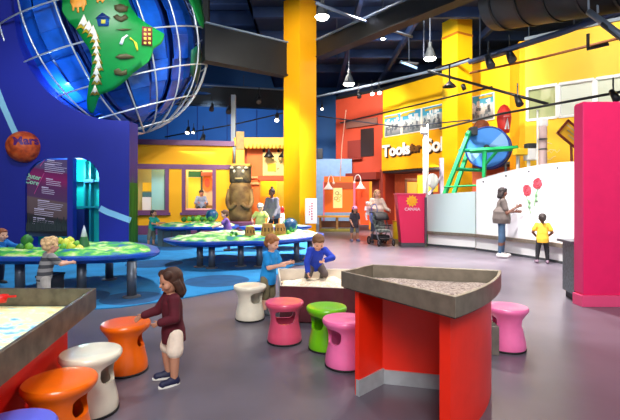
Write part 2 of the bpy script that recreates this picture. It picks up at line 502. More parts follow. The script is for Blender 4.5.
wood = M('wood_brown', (134, 92, 44), 0.6, var=.2, scale=8)
rubber = M('black_rubber', (24, 22, 24), 0.7)
wire_m = M('pale_wire', (196, 206, 214), 0.35, .5)
globe_b = M('globe_blue', (18, 92, 206), 0.3, var=.35, scale=1.3)
globe_d = M('globe_dark_blue', (12, 52, 140), 0.35)
green_c = M('continent_green', (10, 138, 62), 0.4, var=.05)
teal = M('turquoise', (10, 178, 170), 0.45)
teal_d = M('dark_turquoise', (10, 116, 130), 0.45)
green_f = M('green_frame', (30, 168, 96), 0.4)
ltblue = M('pale_blue_band', (150, 214, 240), 0.5)

# ------------------------------------------------------------------ floor, carpet, ceiling, back walls
struct(MB().box((0, 12, -.05), (60, 46, .1)).build('floor', floor_m), 'polished grey lilac concrete floor of the hall')
cp = [(-9.5, 5.2), (-4.0, 5.15), (-2.46, 5.57), (-1.85, 6.05), (-1.2, 6.69), (-.7, 7.7), (-.23, 9.7), (0, 12), (.05, 15.2), (-1.2, 16.2), (-3, 16.9), (-9.5, 17.2)]
struct(MB().prism(cp, -.02, .012).build('floor_carpet', carpet_m), 'blue carpet under the map tables')
mb = MB()
for (x, y, r) in ((-2.53, 6.1, .42), (-3.32, 6.2, .4), (-1.45, 9.1, .62), (-.2, 9.6, .4), (-1.6, 7.4, .55), (-3.4, 9.4, .6), (-3.9, 12.4, .6)):
    mb.lathe([(r, .0), (r, .0135)], 32, (x, y, 0))
struct(mb.build('floor_carpet_discs', carpet_d), 'darker blue round spots in the carpet')
struct(MB().box((13.6, 13, 9.1), (32, 44, .2)).build('ceiling', navy), 'dark navy hall ceiling')
struct(MB().box((-16, 13, 11.1), (27.4, 44, .2)).build('ceiling_high', navy), 'higher dark ceiling over the globe')
struct(MB().box((-2.35, 13, 10.1), (.1, 44, 2.2)).build('wall_bulkhead', navy), 'bulkhead between the two ceiling heights')
struct(MB().box((-8, 29.2, 4.5), (22, .3, 13)).build('wall_back', blue_back), 'deep blue back wall')
mb = MB()
for x in range(-18, 3, 2): mb.box((x+.4, 29.02, 4.5), (.05, .08, 9))
struct(mb.build('trim_1', M('back_wall_seam', (16, 48, 110), .7)), 'vertical seams on the blue back wall')
struct(MB().box((-20, 17, 4.5), (.3, 24, 9)).build('wall_left', navy), 'dark left hall wall')
struct(MB().box((1.35, 25.2, 1.9), (2.2, .2, 3.8)).build('wall_partition', blue_pale), 'pale blue low partition behind the yellow column')
A = Vector((4.07, 24.0)); B = Vector((8.46, 17.74)); R0 = Vector((1.58, 26.2)); C1 = Vector((8.25, 16.5)); C2 = Vector((13.2, 12.55))
def on_wall(px, P, Q):
    """plan point where the sight column px meets the wall P-Q"""
    k = (px-CX)/F; d = Q-P
    t = (k*P.y-P.x)/(d.x-k*d.y)
    return P+d*t
struct(MB().wallstrip([R0, A], .25, 0, 7.5).build('wall_terracotta', red_w), 'terracotta red wall beside the yellow wall')
struct(MB().wallstrip([A, B], .25, 3.0, 7.5).build('wall_yellow', yellow_b), 'bright yellow upper wall carrying the sign')
struct(MB().wallstrip([B, C1], -.2, 0, 7.5).build('wall_yellow_return', yellow), 'narrow yellow return of the windowed wall')
# yellow windowed front with openings
U = (C2-C1).normalized(); Nn = Vector((-U.y, U.x)); LEN = (C2-C1).length
if Nn.y < 0: Nn = -Nn
def wfn(u, v, w_): p = C1+U*u+Nn*w_; return (p.x, p.y, v)
def uat(px): return (on_wall(px, C1, C2)-C1).dot(U)
wx = [uat(527), uat(557), uat(559), uat(594), uat(596), uat(640)]
zt, zb = 5.66, 4.43
holes = [[(wx[0], zb), (wx[1], zb), (wx[1], zt), (wx[0], zt)], [(wx[2], zb), (wx[3], zb), (wx[3], zt), (wx[2], zt)], [(wx[4], zb), (wx[5], zb), (wx[5], zt), (wx[4], zt)]]
struct(MB().plate([(0, 0), (LEN, 0), (LEN, 7.5), (0, 7.5)], holes, wfn, .25).build('wall_yellow_windowed', yellow_b), 'bright yellow wall with a band of office windows')
for i in range(3):
    a, b = wx[2*i], wx[2*i+1]
    mb = MB()
    for (u0, u1, v0, v1) in ((a-.03, a+.05, zb, zt), (b-.05, b+.03, zb, zt), (a, b, zb-.03, zb+.06), (a, b, zt-.06, zt+.04)):
        mb.plate([(u0, v0), (u1, v0), (u1, v1), (u0, v1)], [], lambda u, v, w_: wfn(u, v, w_-.04), .22)
    fr = struct(mb.build('window_%d' % (i+1), white), 'white framed office window high in the yellow wall')
    pm = M('window_pane_%d' % i, [(196, 204, 150), (226, 234, 228), (214, 222, 206)][i], .15)
    b_ = pm.node_tree.nodes['Principled BSDF']; b_.inputs['Alpha'].default_value = .45
    MB().plate([(a+.04, zb+.05), (b-.04, zb+.05), (b-.04, zt-.05), (a+.04, zt-.05)], [], lambda u, v, w_: wfn(u, v, w_+.08), .02).build('pane', pm, fr)
# the lit office behind the panes
def ofn(d): return lambda u, v, w_: wfn(u, v, w_+d)
struct(MB().plate([(0, 3.6), (LEN, 3.6), (LEN, 7.4), (0, 7.4)], [], ofn(3.0), .1).build('wall_office', M('office_wall', (232, 236, 222), .7)), 'pale office wall seen through the windows')
struct(MB().plate([(0, .25), (LEN, .25), (LEN, 3.05), (0, 3.05)], [], lambda u, v, w_: wfn(u, 4.25+w_, v), .1).build('floor_office', M('office_floor', (170, 166, 150), .8)), 'upstairs office floor')
# office plant and blind
pl = thing('potted_plant', 'green leafy plant behind the leftmost high office window', 'plant', (*wfn(uat(548), 0, .9)[:2], 4.35))
MB().lathe([(.12, 0), (.16, .3)], 16).build('pot', white, pl)
mb = MB(); rnd = random.Random(5)
for i in range(40):
    a = rnd.uniform(0, 6.28); t = rnd.uniform(.3, 1.0)
    p = V3(math.cos(a)*.28*t, math.sin(a)*.28*t, .35+rnd.uniform(.1, .9)*(1.25-t*.5))
    mb.sphere(p, (.10, .03, .07), 8, 6, Matrix.Rotation(a, 3, 'Z') @ Matrix.Rotation(rnd.uniform(-1, 1), 3, 'Y'))
mb.tube([(0, 0, .2), (0, 0, .9)], .02, 6); mb.build('foliage', M('leaf_green', (86, 130, 48), .6, var=.3, scale=9), pl, True)
# parapet cap lines
struct(MB().wallstrip([R0+Vector((0, -.06)), A+Vector((0, -.06)), B+Vector((-.06, -.06))], .2, 7.5, 7.66).build('trim_2', girder_m), 'dark cap along the top of the red and yellow walls')
struct(MB().wallstrip([C1+Vector((-.05, -.06)), C2+Vector((-.05, -.06))], .3, 7.5, 7.62).build('trim_3', girder_l), 'pale cap along the windowed wall')
# roof closing the space behind the parapets is the ceiling itself; a dark wall stands behind it
struct(MB().wallstrip([R0+Vector((.3, 2.2)), Vector((20, 24))], .25, 0, 9).build('wall_rear_right', navy), 'dark wall behind the coloured fronts')
# recess under the sign
rc = Vector((.9, 1.25))
struct(MB().wallstrip([A+rc, B+rc*1.0], .2, 0, 3.1).build('wall_recess', M('salmon_wall', (226, 108, 66), .6, var=.06)), 'salmon wall recessed below the sign')
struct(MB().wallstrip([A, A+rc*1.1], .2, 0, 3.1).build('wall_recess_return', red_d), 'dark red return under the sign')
struct(MB().wallstrip([A, B], 1.6, 2.9, 3.02).build('trim_4', grey_d), 'dark grey soffit under the sign')

# doorway and window marks on the terracotta wall
def wall_quad(px0, px1, z0, z1, P, Q, name, mat, off=-.03, th=.05, parent=None):
    a = on_wall(px0, P, Q); b = on_wall(px1, P, Q); n = Vector((-(b-a).y, (b-a).x)).normalized()
    if n.y < 0: n = -n
    mb = MB(); u = (b-a); L_ = u.length; u.normalize()
    mb.plate([(0, z0), (L_, z0), (L_, z1), (0, z1)], [], lambda uu, v, w_: (a.x+u.x*uu+n.x*(w_+off), a.y+u.y*uu+n.y*(w_+off), v), th)
    return mb.build(name, mat, parent)
bal = thing('balcony_window', 'dark balcony window with a low railing high on the terracotta wall', 'window', (0, 0, 0))
wall_quad(361, 374, 3.9, 5.5, R0, A, 'opening', M('dark_opening', (40, 18, 16), .6), -.04, .05, bal)
wall_quad(348, 361, 3.9, 4.9, R0, A, 'shutter', red_d, -.05, .05, bal)
wall_quad(347, 378, 5.65, 6.05, R0, A, 'lintel', M('grey_lintel', (120, 78, 66), .6), -.12, .14, bal)
wall_quad(346, 363, 3.75, 3.86, R0, A, 'sill', red_d, -.2, .2, bal)
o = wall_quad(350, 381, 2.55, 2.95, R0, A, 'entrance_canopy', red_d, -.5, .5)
tag(o, 'dark red canopy slab low on the terracotta wall behind the orange booth', 'canopy')
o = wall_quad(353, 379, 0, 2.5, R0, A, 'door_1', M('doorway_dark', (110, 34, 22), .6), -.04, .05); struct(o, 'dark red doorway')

# mural boards on the yellow wall
mural_ramp = ramp_mat('mural_picture', [(0, (96, 110, 112)), (.22, (150, 150, 150)), (.45, (196, 196, 190)), (.62, (176, 196, 200)), (.68, (70, 160, 190)), (1.0, (64, 150, 186))], vec='axis', axis=2, rough=.4, scale=1)
wm = M('mural_white', (232, 236, 236), .5); wy = M('mural_yellow', (216, 176, 50), .5)
def mural(px0, px1, label, seed):
    t = thing('mural_board', label, 'mural', (0, 0, 0), 0, 'city mural boards on the yellow wall')
    z0, z1 = 4.9, 6.0
    wall_quad(px0, px1, z0-.04, z1+.04, A, B, 'border', white, -.07, .06, t)
    wall_quad(px0+.5, px1-.5, z0, z1, A, B, 'picture', mural_ramp, -.085, .02, t)
    rnd = random.Random(seed); mb = None
    a = on_wall(px0, A, B); b = on_wall(px1, A, B); u = (b-a).normalized(); L_ = (b-a).length
    for nm, mt, cnt, zr in (('skyline', wm, 16, (.5, .8)), ('crowd', M('mural_dark', (104, 112, 118), .6), 22, (.12, .5)), ('clouds', wy, 3, (.85, .95))):
        mb = MB()
        for i in range(cnt):
            c = a+u*rnd.uniform(.15, L_-.15); z = z0+(z1-z0)*rnd.uniform(*zr)
            w_ = rnd.uniform(.05, .14) if nm != 'clouds' else .5
            h_ = rnd.uniform(.06, .22) if nm != 'clouds' else .09
            mb.box((c.x+u.y*.10, c.y-u.x*.10, z), (w_, .02, h_), math.atan2(u.y, u.x))
        mb.build(nm, mt, t)
mural(385.5, 402, 'leftmost city mural board left of the yellow column', 1)
mural(403, 422, 'middle city mural board above the tools sign', 2)
mural(423, 444, 'city mural board touching the second yellow column', 3)
mural(471, 495, 'city mural board on the wall right of the second column', 4)

# the sign
sg = thing('shop_sign', 'large yellow sign board with white letters reading Tools for Sol', 'sign', (0, 0, 0))
wall_quad(383.5, 446, 3.02, 4.82, A, B, 'board', M('sign_yellow', (255, 176, 10), .5, var=.03), -.14, .13, sg)
a = on_wall(383.5, A, B); b = on_wall(446, A, B); u = (b-a).normalized(); n = Vector((u.y, -u.x))
def sign_word(txt, pxc, size, mat, z, bold, off, dx=0, dz=0):
    c = on_wall(pxc, A, B)+n*off+u*dx
    text_obj('lettering', txt, size, mat, face_mtx((c.x, c.y, z+dz), (u.x, u.y, 0)), sg, .02, bold)
lw = M('letter_white', (248, 246, 240), .5); lk = M('letter_shadow', (60, 34, 16), .6)
for txt, pxc, size in (('Tools', 398.5, .86), ('for', 417.8, .54), ('Sol', 437, .92)):
    sign_word(txt, pxc, size, lk, 4.05, .035, .17, .06, -.07)
    sign_word(txt, pxc, size, lw if txt != 'for' else M('letter_brown', (120, 76, 30), .5), 4.05, .03, .21)

# columns
def column(name, c, hx, z1, rz, mat, label):
    mb = MB().box((c[0], c[1], z1/2), (hx, hx, z1), rz); return struct(mb.build(name, mat), label)
col1 = column('column_1', (X(300, 16.45), 16.45), .88, 9.0, math.radians(45), M('column_yellow', (255, 174, 0), .5, var=.05, scale=.7), 'tall square yellow column in the middle of the hall')
col2 = column('column_2', (X(457, 18.3), 18.3), .86, 9.0, math.radians(28), yellow_b, 'second yellow column before the sign wall')
struct(MB().box((X(300, 16.45), 16.45, .06), (.92, .92, .12), math.radians(45)).build('baseboard_column', yellow))
d2 = 18.3
struct(MB().box((X(457, d2), d2, Z(31, 17.6)), (.90, .90, .09), math.radians(28)).build('trim_5', M('column_band', (190, 110, 10), .6)), 'darker band near the top of the second column')

# ------------------------------------------------------------------ ceiling steelwork
def girder(name, p0, p1, z0, z1, th, label):
    mb = MB(); mb.wallstrip([p0, p1], th, z0, z1)
    o = struct(mb.build(name, girder_m), label)
    u = (Vector(p1)-Vector(p0)).normalized(); n_ = Vector((-u.y, u.x))
    m2 = MB().wallstrip([Vector(p0)-n_*.08, Vector(p1)-n_*.08], th+.16, z1, z1+.05)
    m2.build('flange', girder_l, o)  # lit top edge of the dark girder, painted in as a pale colour
    m3 = MB().wallstrip([Vector(p0)-n_*.08, Vector(p1)-n_*.08], th+.16, z0-.05, z0); m3.build('lower_flange', girder_m, o)
    return o
CC = Vector((X(300, 16.45), 16.45))
girder('girder_1', CC+Vector((-.6, .1)), CC+Vector((-3.3, -1.75)), 6.15, 7.35, .25, 'dark steel girder running left from the yellow column')
struct(MB().box((CC.x-3.2, CC.y-1.6, 8.2), (.2, .2, 1.7)).build('trim_6', girder_m), 'steel hanger post at the left girder end')
girder('girder_2', CC+Vector((.6, .1)), CC+Vector((7.6, -8.6)), 6.9, 7.5, .25, 'dark steel girder running right from the yellow column')
girder('girder_3', (-14, 21.5), (-.9, 24.5), 6.6, 7.6, .25, 'rear steel girder on the left')
mb = MB()
for i in range(9):
    y = 5+i*2.4; mb.box((12, y, 8.8), (28.5, .18, .42)); mb.box((-16, y, 10.6), (27, .18, .7))
struct(mb.build('ceiling_joists', M('joist_navy', (36, 58, 98), .7, var=.2, scale=1)), 'navy ceiling joists')
mb = MB()
for x in (1.8, 4.2, 7.5, 11): mb.box((x, 13, 8.55), (.16, 36, .3))
struct(mb.build('ceiling_beams', M('joist_navy2', (32, 52, 90), .7, var=.2, scale=1)), 'navy ceiling beams')

def duct(label, p0, p1, r, bands):
    p0 = Vector(p0); p1 = Vector(p1)
    t = thing('air_duct', label, 'duct', p0)
    v = p1-p0
    MB().tube([V3(0, 0, 0), v*.02, v*.5, v], [r*.86, r, r, r], 28).build('duct_body', M('duct_black', (15, 18, 21), .5, var=.25, scale=2), t, True)
    for i in range(bands):
        c = v*((i+.6)/bands); e = v.normalized()*.03
        MB().tube([c-e, c+e], r*1.03, 28).build('band', girder_m, t)
    for i in (0, 1):
        c = v*(.25+.5*i)+V3(0, 0, r)
        MB().tube([c, V3(c.x, c.y, 9-p0.z)], .02, 6).build('hanger', grey_pipe, t)
duct('big round black air duct hanging at the upper right', at(498, 0, 12.0), at(652, -36, 8.6), .82, 5)
duct('slimmer black air duct high on the left beyond the globe', (-12.5, 24.2, 7.9), (-1.2, 26.8, 7.7), .55, 6)

def pipe(label, pts, r=.03, mat=None, name='ceiling_pipe', cat='pipe', grp=None):
    o = MB().tube(pts, r, 8).build(name, mat or grey_pipe, None, True)
    return tag(o, label, cat, grp)
pipe('long grey rail just in front of the red and yellow wall tops', [at(316, 97, 23), at(381, 83, 21), at(441, 69, 18.5), at(470, 60, 17)], .07, girder_l, 'lighting_rail', 'rail')
pipe('blue-grey rail under the big black duct at right', [at(470, 62, 15), at(560, 33, 11.5), at(640, 3, 9)], .09, M('rail_blue', (56, 78, 116), .5, .2), 'lighting_rail', 'rail')
pipe('thin black conduit crossing the mural boards', [at(340, 123, 21), at(383, 113, 18.5), at(470, 92, 15), at(492, 87, 14)], .035, black, 'lighting_conduit', 'conduit')
pipe('black conduit slanting down over the second yellow column', [at(428, 71, 15.5), at(500, 91, 13.5), at(548, 104, 12.5)], .045, black, 'lighting_conduit', 'conduit')
pipe('black conduit running below the office windows', [at(440, 129, 15), at(500, 114, 13), at(560, 103, 11.6), at(620, 92, 10.5)], .035, black, 'lighting_conduit', 'conduit')
pipe('rusty pipe crossing the top of the windowed yellow wall', [at(470, 73, 15.5), at(540, 58, 13.6), at(620, 38, 11.5)], .04, M('rust_pipe', (120, 66, 20), .6), 'sprinkler_pipe', 'pipe')
pipe('thin grey conduit from the column towards the mural boards', [at(318, 116, 19), at(400, 127, 18), at(470, 120, 16)], .025, grey_pipe, 'lighting_conduit', 'conduit')
pipe('pale conduit high between girders and columns', [at(316, 3, 13), at(352, 17, 14), at(412, 37, 16)], .05, M('conduit_pale', (84, 96, 116), .5), 'lighting_conduit', 'conduit')
pipe('thin conduit at far left of the yellow column', [at(190, 58, 20), at(240, 66, 20), at(283, 75, 20)], .04, grey_pipe, 'lighting_conduit', 'conduit')
pipe('upper of two pipes painted as blue-lit left of the yellow column', [at(180, 84, 23), at(283, 92, 25)], .14, M('pipe_painted_blue_light', (44, 84, 140), .4, .2), 'blue_lit_pipe', 'pipe')  # blue light falling on both pipes is put into their colour
pipe('lower of two pipes painted as blue-lit left of the yellow column', [at(180, 92, 23), at(283, 99, 25)], .10, M('pipe_painted_blue_light', (44, 84, 140)), 'blue_lit_pipe', 'pipe')
pipe('low dark conduit above the yellow playhouse', [at(165, 137, 20.5), at(236, 124, 20.5), at(283, 113, 20.5)], .03, black, 'lighting_conduit', 'conduit')
tr = thing('hanging_tray', 'angular grey cable tray hanging at the top right corner', 'cable tray', at(590, 15, 9.2))
MB().tube([at(589, 12, 9.2), at(600, 20, 8.9), at(640, 50, 8.0)], .07, 8).build('rail', M('tray_grey', (110, 124, 142), .4, .4), tr, True, world=tr.location)
MB().tube([at(603, 24, 8.8), at(640, 52, 8.0)], .06, 8).build('lower_rail', grey_d, tr, True, world=tr.location)
MB().tube([at(588, 34, 8.9), at(588, 49, 8.9), at(608, 44, 8.5)], .035, 8).build('bracket', black, tr, world=tr.location)
for px in (589, 598): MB().tube([at(px, 13, 9.2), at(px-2, -30, 9.2)], .022, 6).build('hanger', girder_l, tr, world=tr.location)
for i, (px, py, d) in enumerate(((529, 36, 12.4), (574, 24, 11.0), (480, 0, 14.5), (424, -4, 14), (337, 60, 17), (259, 60, 20))):
    c = at(px, py, d)
    lab = ['left of the windowed wall', 'in front of the windowed wall', 'beside the round end of the black duct', 'left of the second column', 'right of the middle column', 'left of the middle column'][i]
    tag(MB().tube([c, V3(c.x, c.y, 8.9) if py > 10 else c+V3(0, 0, -2.0)], .02, 6).build('hanger_rod', girder_l if i < 2 else grey_pipe), 'thin vertical hanger rod ' + lab, 'rod', 'ceiling hanger rods')
# ------------------------------------------------------------------ blue planet wall with cut-out, niche and ring
WD = 12.3
cc = (X(121, WD), Z(14, WD)); cr = 3.05
right = [(X(128.8, WD), 0), (X(129.6, WD), Z(121, WD))]
a0 = math.atan2(Z(121, WD)-cc[1], X(129.6, WD)-cc[0])
arc = []
a1 = -PI-0.55
for i in range(41):
    a = a0+(a1-a0)*i/40
    arc.append((cc[0]+cr*math.cos(a), cc[1]+cr*math.sin(a)))
# start the arc on the wall's own corner
arc[0] = right[1]
outer = [(-17, 0), right[0]]+arc+[(arc[-1][0], 10.9), (-17, 10.9)]
nl, nr, nb, nt_ = X(25, WD), X(99, WD), 0.05, Z(158, WD)
def archpts(l, r, b, t, rl, rr, n=8):
    p = [(l, b), (r, b)]
    for i in range(n+1):
        a = PI/2*i/n; p.append((r-rr+rr*math.cos(a), t-rr+rr*math.sin(a)))
    for i in range(n+1):
        a = PI/2+PI/2*i/n; p.append((l+rl+rl*math.cos(a), t-rl+rl*math.sin(a)))
    return p
niche = archpts(nl, nr, nb, nt_, .75, .6)
struct(MB().plate(outer, [niche], lambda u, v, w_: (u, WD+w_, v), .6).build('wall_planet', blue_w), 'deep blue planet wall with round cut-out for the globe')
# niche inside
nb_ = thing('niche', 'turquoise lit niche with shelves in the blue planet wall', 'alcove', (X(85, WD), WD+.3, 0))
L0 = nb_.location
xm = X(70, WD)
MB().box(((nl+nr)/2, WD+1.15, nt_/2+.2), (nr-nl+.8, .06, nt_+.5)).build('back_panel', teal, nb_, world=L0)
mb = MB()
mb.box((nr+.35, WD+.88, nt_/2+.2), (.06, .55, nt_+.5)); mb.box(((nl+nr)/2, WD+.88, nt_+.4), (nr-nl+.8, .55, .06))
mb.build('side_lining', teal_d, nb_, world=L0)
MB().box((xm, WD+.1, nt_/2), (.16, .2, nt_)).build('post', blue_w, nb_, world=L0)
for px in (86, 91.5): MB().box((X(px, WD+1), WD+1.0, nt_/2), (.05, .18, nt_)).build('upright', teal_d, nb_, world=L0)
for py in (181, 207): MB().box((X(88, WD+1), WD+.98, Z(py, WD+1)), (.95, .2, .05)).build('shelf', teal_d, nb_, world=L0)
MB().box((X(82, WD+1), WD+.95, Z(231, WD+1)), (.34, .28, 1.35)).build('dark_recess', M('recess_blue', (12, 34, 100), .5), nb_, world=L0)
MB().box((X(91, WD+1), WD+.9, Z(181, WD+1)), (.3, .1, .10)).build('bracket', M('recess_blue2', (20, 80, 120), .5), nb_, world=L0)
# information panel
ip = thing('information_panel', 'tall purple to brown information panel with white text in the blue wall', 'panel', (X(47, WD), WD+.12, 0))
L0 = ip.location
pr = ramp_mat('panel_layers', [(0.0, (44, 74, 110)), (.10, (24, 30, 34)), (.30, (52, 46, 50)), (.32, (104, 82, 82)), (.52, (118, 92, 92)), (.54, (94, 56, 98)), (.70, (104, 44, 98)), (.80, (150, 24, 100)), (.9, (120, 20, 92)), (.93, (96, 76, 120))], vec='axis', axis=2, tilt=.10, rough=.4, scale=1, const=False)
MB().plate(archpts(X(25.5, WD), X(68, WD), .35, nt_-.04, .72, .05), [], lambda u, v, w_: (u, WD+.06+w_, v), .06).build('board', pr, ip, world=L0)
tl = M('text_white', (226, 214, 236), .5); tg = M('text_green', (170, 226, 190), .5)
def txt_block(px, py, rows, wpx, tilt=.13, head=True):
    mb = MB(); rnd = random.Random(int(px*7+py))
    for i in range(rows):
        h = .030 if (i == 0 and head) else .014
        L_ = (wpx*(.45 if i == 0 and head else rnd.uniform(.8, 1)))/F*WD
        x0 = X(px, WD); z = Z(py+i*1.9, WD)
        mb.box((x0+L_/2, WD+.055, z-L_/2*tilt), (L_, .01, h), rot=Matrix.Rotation(tilt, 3, 'Y'))
    mb.build('text_block', tl, ip, world=L0)
for a in ((46, 159.5, 3, 16), (43.5, 163.5, 5, 22), (45, 178.5, 4, 15), (40.5, 187, 4, 15), (36.5, 200, 5, 26), (33, 208.5, 4, 22), (32, 217.5, 3, 26), (30, 223.5, 2, 10)): txt_block(*a)
for (x0, y0, x1, y1) in ((44, 159, 39, 166), (43, 173, 33, 194)):
    MB().tube([V3(X(x0, WD), WD+.05, Z(y0, WD)), V3(X(x1, WD), WD+.05, Z(y1, WD))], .008, 6).build('pointer_line', M('pink_line', (230, 90, 160), .5), ip, world=L0)
for t_, px, py in (('Outer', 31.5, 176.5), ('Core', 31, 182)):
    m = face_mtx(V3(X(px, WD), WD+.05, Z(py, WD)), (1, 0, -.22), (.22, 0, 1)); text_obj('lettering', t_, .19, tg, m, ip, .004, .004, world=L0)
rnd = random.Random(8); mb = MB()
for i in range(26):
    x = X(26+i*1.6, WD); h = rnd.uniform(.05, .2); mb.cone((x, WD+.055, .5), (x, WD+.055, .62+h+.1), .05, .01, 6)
mb.build('tree_silhouettes', M('silhouette', (22, 44, 46), .6), ip, world=L0)
# grass painted end of the wall
ge = thing('grass_strip', 'tall green painted grass strip on the end of the blue planet wall', 'decoration', (X(131, WD), WD+.3, 0))
L0 = ge.location
x_b, x_t = X(128.8, WD), X(129.6, WD)
rnd = random.Random(4); mb = MB(); m2 = MB()
def endx(z): return x_b+(x_t-x_b)*z/Z(121, WD)
for i in range(60):
    y = WD+rnd.uniform(.02, .58); h = rnd.uniform(.8, 2.35); z0 = 0
    wd = rnd.uniform(.03, .05); (mb if i % 2 else m2)
    tgt = mb if i % 2 else m2
    yb = y+rnd.uniform(-.08, .08)
    v = [tgt.bm.verts.new(p) for p in ((endx(0)+.012, y-wd, 0), (endx(0)+.012, y+wd, 0), (endx(h)+.02, yb, h))]
    tgt.face(v)
mb.build('blades', M('grass_green', (64, 160, 40), .6), ge, world=L0); m2.build('dark_blades', M('grass_dark', (28, 110, 44), .6), ge, world=L0)
MB().plate([(WD+.02, 0), (WD+.58, 0), (WD+.58, 1.9), (WD+.02, 1.9)], [], lambda u, v, w_: (endx(v)+.005+w_*.5, u, v), .01).build('painted_ground', M('grass_mid', (44, 134, 44), .6), ge, world=L0)
# orbit band
ob = thing('orbit_band', 'pale blue painted orbit band curving across the blue planet wall', 'decoration', (X(15, WD), WD-.01, 0))
cv = catmull([V3(X(a, WD), 0, Z(b_, WD)) for a, b_ in ((-30, 40), (-8, 78), (6, 112), (24, 147), (58, 181), (100, 208), (116, 215), (134, 221.5))], 8, False)
for seg in ([p for p in cv if p.x < nl-.02], [p for p in cv if nr+.02 < p.x < X(132.5, WD)]):
    mb = MB(); hw_ = .085
    A_ = []; 
    for i, p in enumerate(seg):
        t = (seg[min(i+1, len(seg)-1)]-seg[max(i-1, 0)]).normalized(); n_ = V3(-t.z, 0, t.x)
        A_.append([p+n_*hw_+V3(0, WD-.012, 0), p-n_*hw_+V3(0, WD-.012, 0), p-n_*hw_+V3(0, WD+.004, 0), p+n_*hw_+V3(0, WD+.004, 0)])
    mb.loft(A_); mb.build('band_section', ltblue, ob, world=ob.location)
# Mars
mp = at(24, 147, WD-.05); mr = 15.5/F*WD
ms = thing('planet_ball', 'orange red Mars ball mounted on the blue wall', 'planet model', mp)
MB().sphere((0, 0, 0), mr, 40, 24).build('ball', ramp_mat('mars_surface', [(.3, (150, 52, 20)), (.5, (216, 84, 26)), (.7, (236, 128, 60))], scale=5, rough=.5), ms, True)
me = text_mesh('Mars', .31, .0, .012); me.transform(face_mtx(V3(.03, 0, .13), (1, 0, .10), (-.1, 0, 1)))
for v in me.vertices:
    yy = mr*mr-v.co.x**2-v.co.z**2; v.co.y = -math.sqrt(max(yy, .01))-.012
me.transform(Matrix.Rotation(math.radians(36), 4, 'Z')); me.materials.append(M('mars_letters', (92, 34, 110), .5)); o = bpy.data.objects.new('lettering', me); COL.objects.link(o); o.parent = ms

# ------------------------------------------------------------------ the globe
GD = 15.0; GC = at(109.5, 39, GD); GR = 3.38
gl = thing('globe_model', 'giant blue wire globe with green continents set into the blue wall', 'globe', GC)
tilt = Matrix.Rotation(math.radians(-16), 3, 'Y') @ Matrix.Rotation(math.radians(14), 3, 'X')
def gp(lat, lon, r): return tilt @ V3(r*math.cos(lat)*math.cos(lon), r*math.cos(lat)*math.sin(lon), r*math.sin(lat))
NM = 20
for i in range(NM):
    lon = 2*PI*i/NM
    MB().tube([gp(-PI/2+PI*j/32, lon, GR) for j in range(33)], .026, 6).build('meridian', wire_m, gl, True)
for j in range(1, 9):
    lat = -PI/2+PI*j/9
    MB().tube([gp(lat, 2*PI*k/56, GR) for k in range(56)], .026, 6, True).build('parallel', wire_m, gl, True)
# inner blue sea panels, gaps between them
for i in range(NM):
    l0 = 2*PI*i/NM+.03; l1 = 2*PI*(i+1)/NM-.03
    mb = MB(); rr = GR*(.86 if i % 2 else .90)
    for j in range(12):
        la0 = -PI/2+.12+(PI-.24)*j/12; la1 = -PI/2+.12+(PI-.24)*(j+1)/12
        sh = .0 if (i+j) % 3 else .012
        q = [mb.bm.verts.new(gp(a, l, rr*(1-sh))) for a, l in ((la0, l0), (la0, l1), (la1, l1), (la1, l0))]
        mb.face(q)
    o = mb.build('sea_panel', globe_b if i % 3 else M('globe_mid', (16, 74, 180), .35, var=.3, scale=2), gl)
    md = o.modifiers.new('s', 'SOLIDIFY'); md.thickness = .03
    rib = MB().tube([gp(-PI/2+.1+(PI-.2)*j/16, 2*PI*i/NM, GR*.85) for j in range(17)], .05, 4); rib.build('inner_rib', globe_d, gl)
MB().sphere((0, 0, 0), GR*.66, 32, 20).build('core', M('globe_core', (10, 40, 120), .4), gl, True)
def sph(px, py, r):
    d = V3((px-CX)/F, 1, -(py-HY)/F).normalized(); o = V3(0, 0, CH)-GC
    b_ = o.dot(d); c_ = o.length_squared-r*r; disc = b_*b_-c_
    t = -b_-math.sqrt(disc) if disc > 0 else -b_
    return o+d*t
def sph_patch(name, pts, r, th, mat, parent, cuts=3):
    bm = bmesh.new(); vs = [bm.verts.new((p[0], p[1], 0)) for p in pts]
    f = bm.faces.new(vs); f.normal_update(); bmesh.ops.triangulate(bm, faces=[f])
    if cuts: bmesh.ops.subdivide_edges(bm, edges=bm.edges, cuts=cuts, use_grid_fill=True)
    for v in bm.verts: v.co = sph(v.co.x, v.co.y, r)
    bmesh.ops.recalc_face_normals(bm, faces=bm.faces)
    me = bpy.data.meshes.new(name); bm.to_mesh(me); bm.free(); me.materials.append(mat)
    for p in me.polygons: p.use_smooth = True
    o = bpy.data.objects.new(name, me); COL.objects.link(o); o.parent = parent
    md = o.modifiers.new('s', 'SOLIDIFY'); md.thickness = th; md.offset = 1
    return o
zx = lambda a, b_: (55+a/3.65, b_/3.65)
sa = [zx(*p) for p in ((20, -120), (60, -160), (140, -190), (210, -120), (250, -60), (262, -10), (278, 30), (300, 62), (318, 76), (345, 94), (372, 110), (396, 124), (393, 145), (384, 160), (358, 178), (350, 205), (338, 226), (310, 246), (285, 264), (262, 288), (240, 306), (214, 325), (186, 336), (166, 342), (156, 365), (150, 388), (140, 410), (128, 406), (119, 392), (117, 360), (122, 320), (130, 275), (136, 235), (134, 200), (122, 172), (104, 146), (80, 108), (56, 84), (38, 60), (28, 40), (30, 10), (24, -40))]
so = sph_patch('south_america', sa, GR*1.03, .05, green_c, gl, 4)
r2 = GR*1.03+.075
mw = M('mountain_white', (244, 240, 226), .5); my = M('mountain_yellow', (196, 170, 40), .5); lo = M('llama_orange', (236, 158, 54), .5); br = M('brown_relief', (74, 72, 40), .6)
def deco(name, pts, mat, r=r2): return sph_patch(name, [zx(*p) for p in pts], r, .02, mat, so, 1)
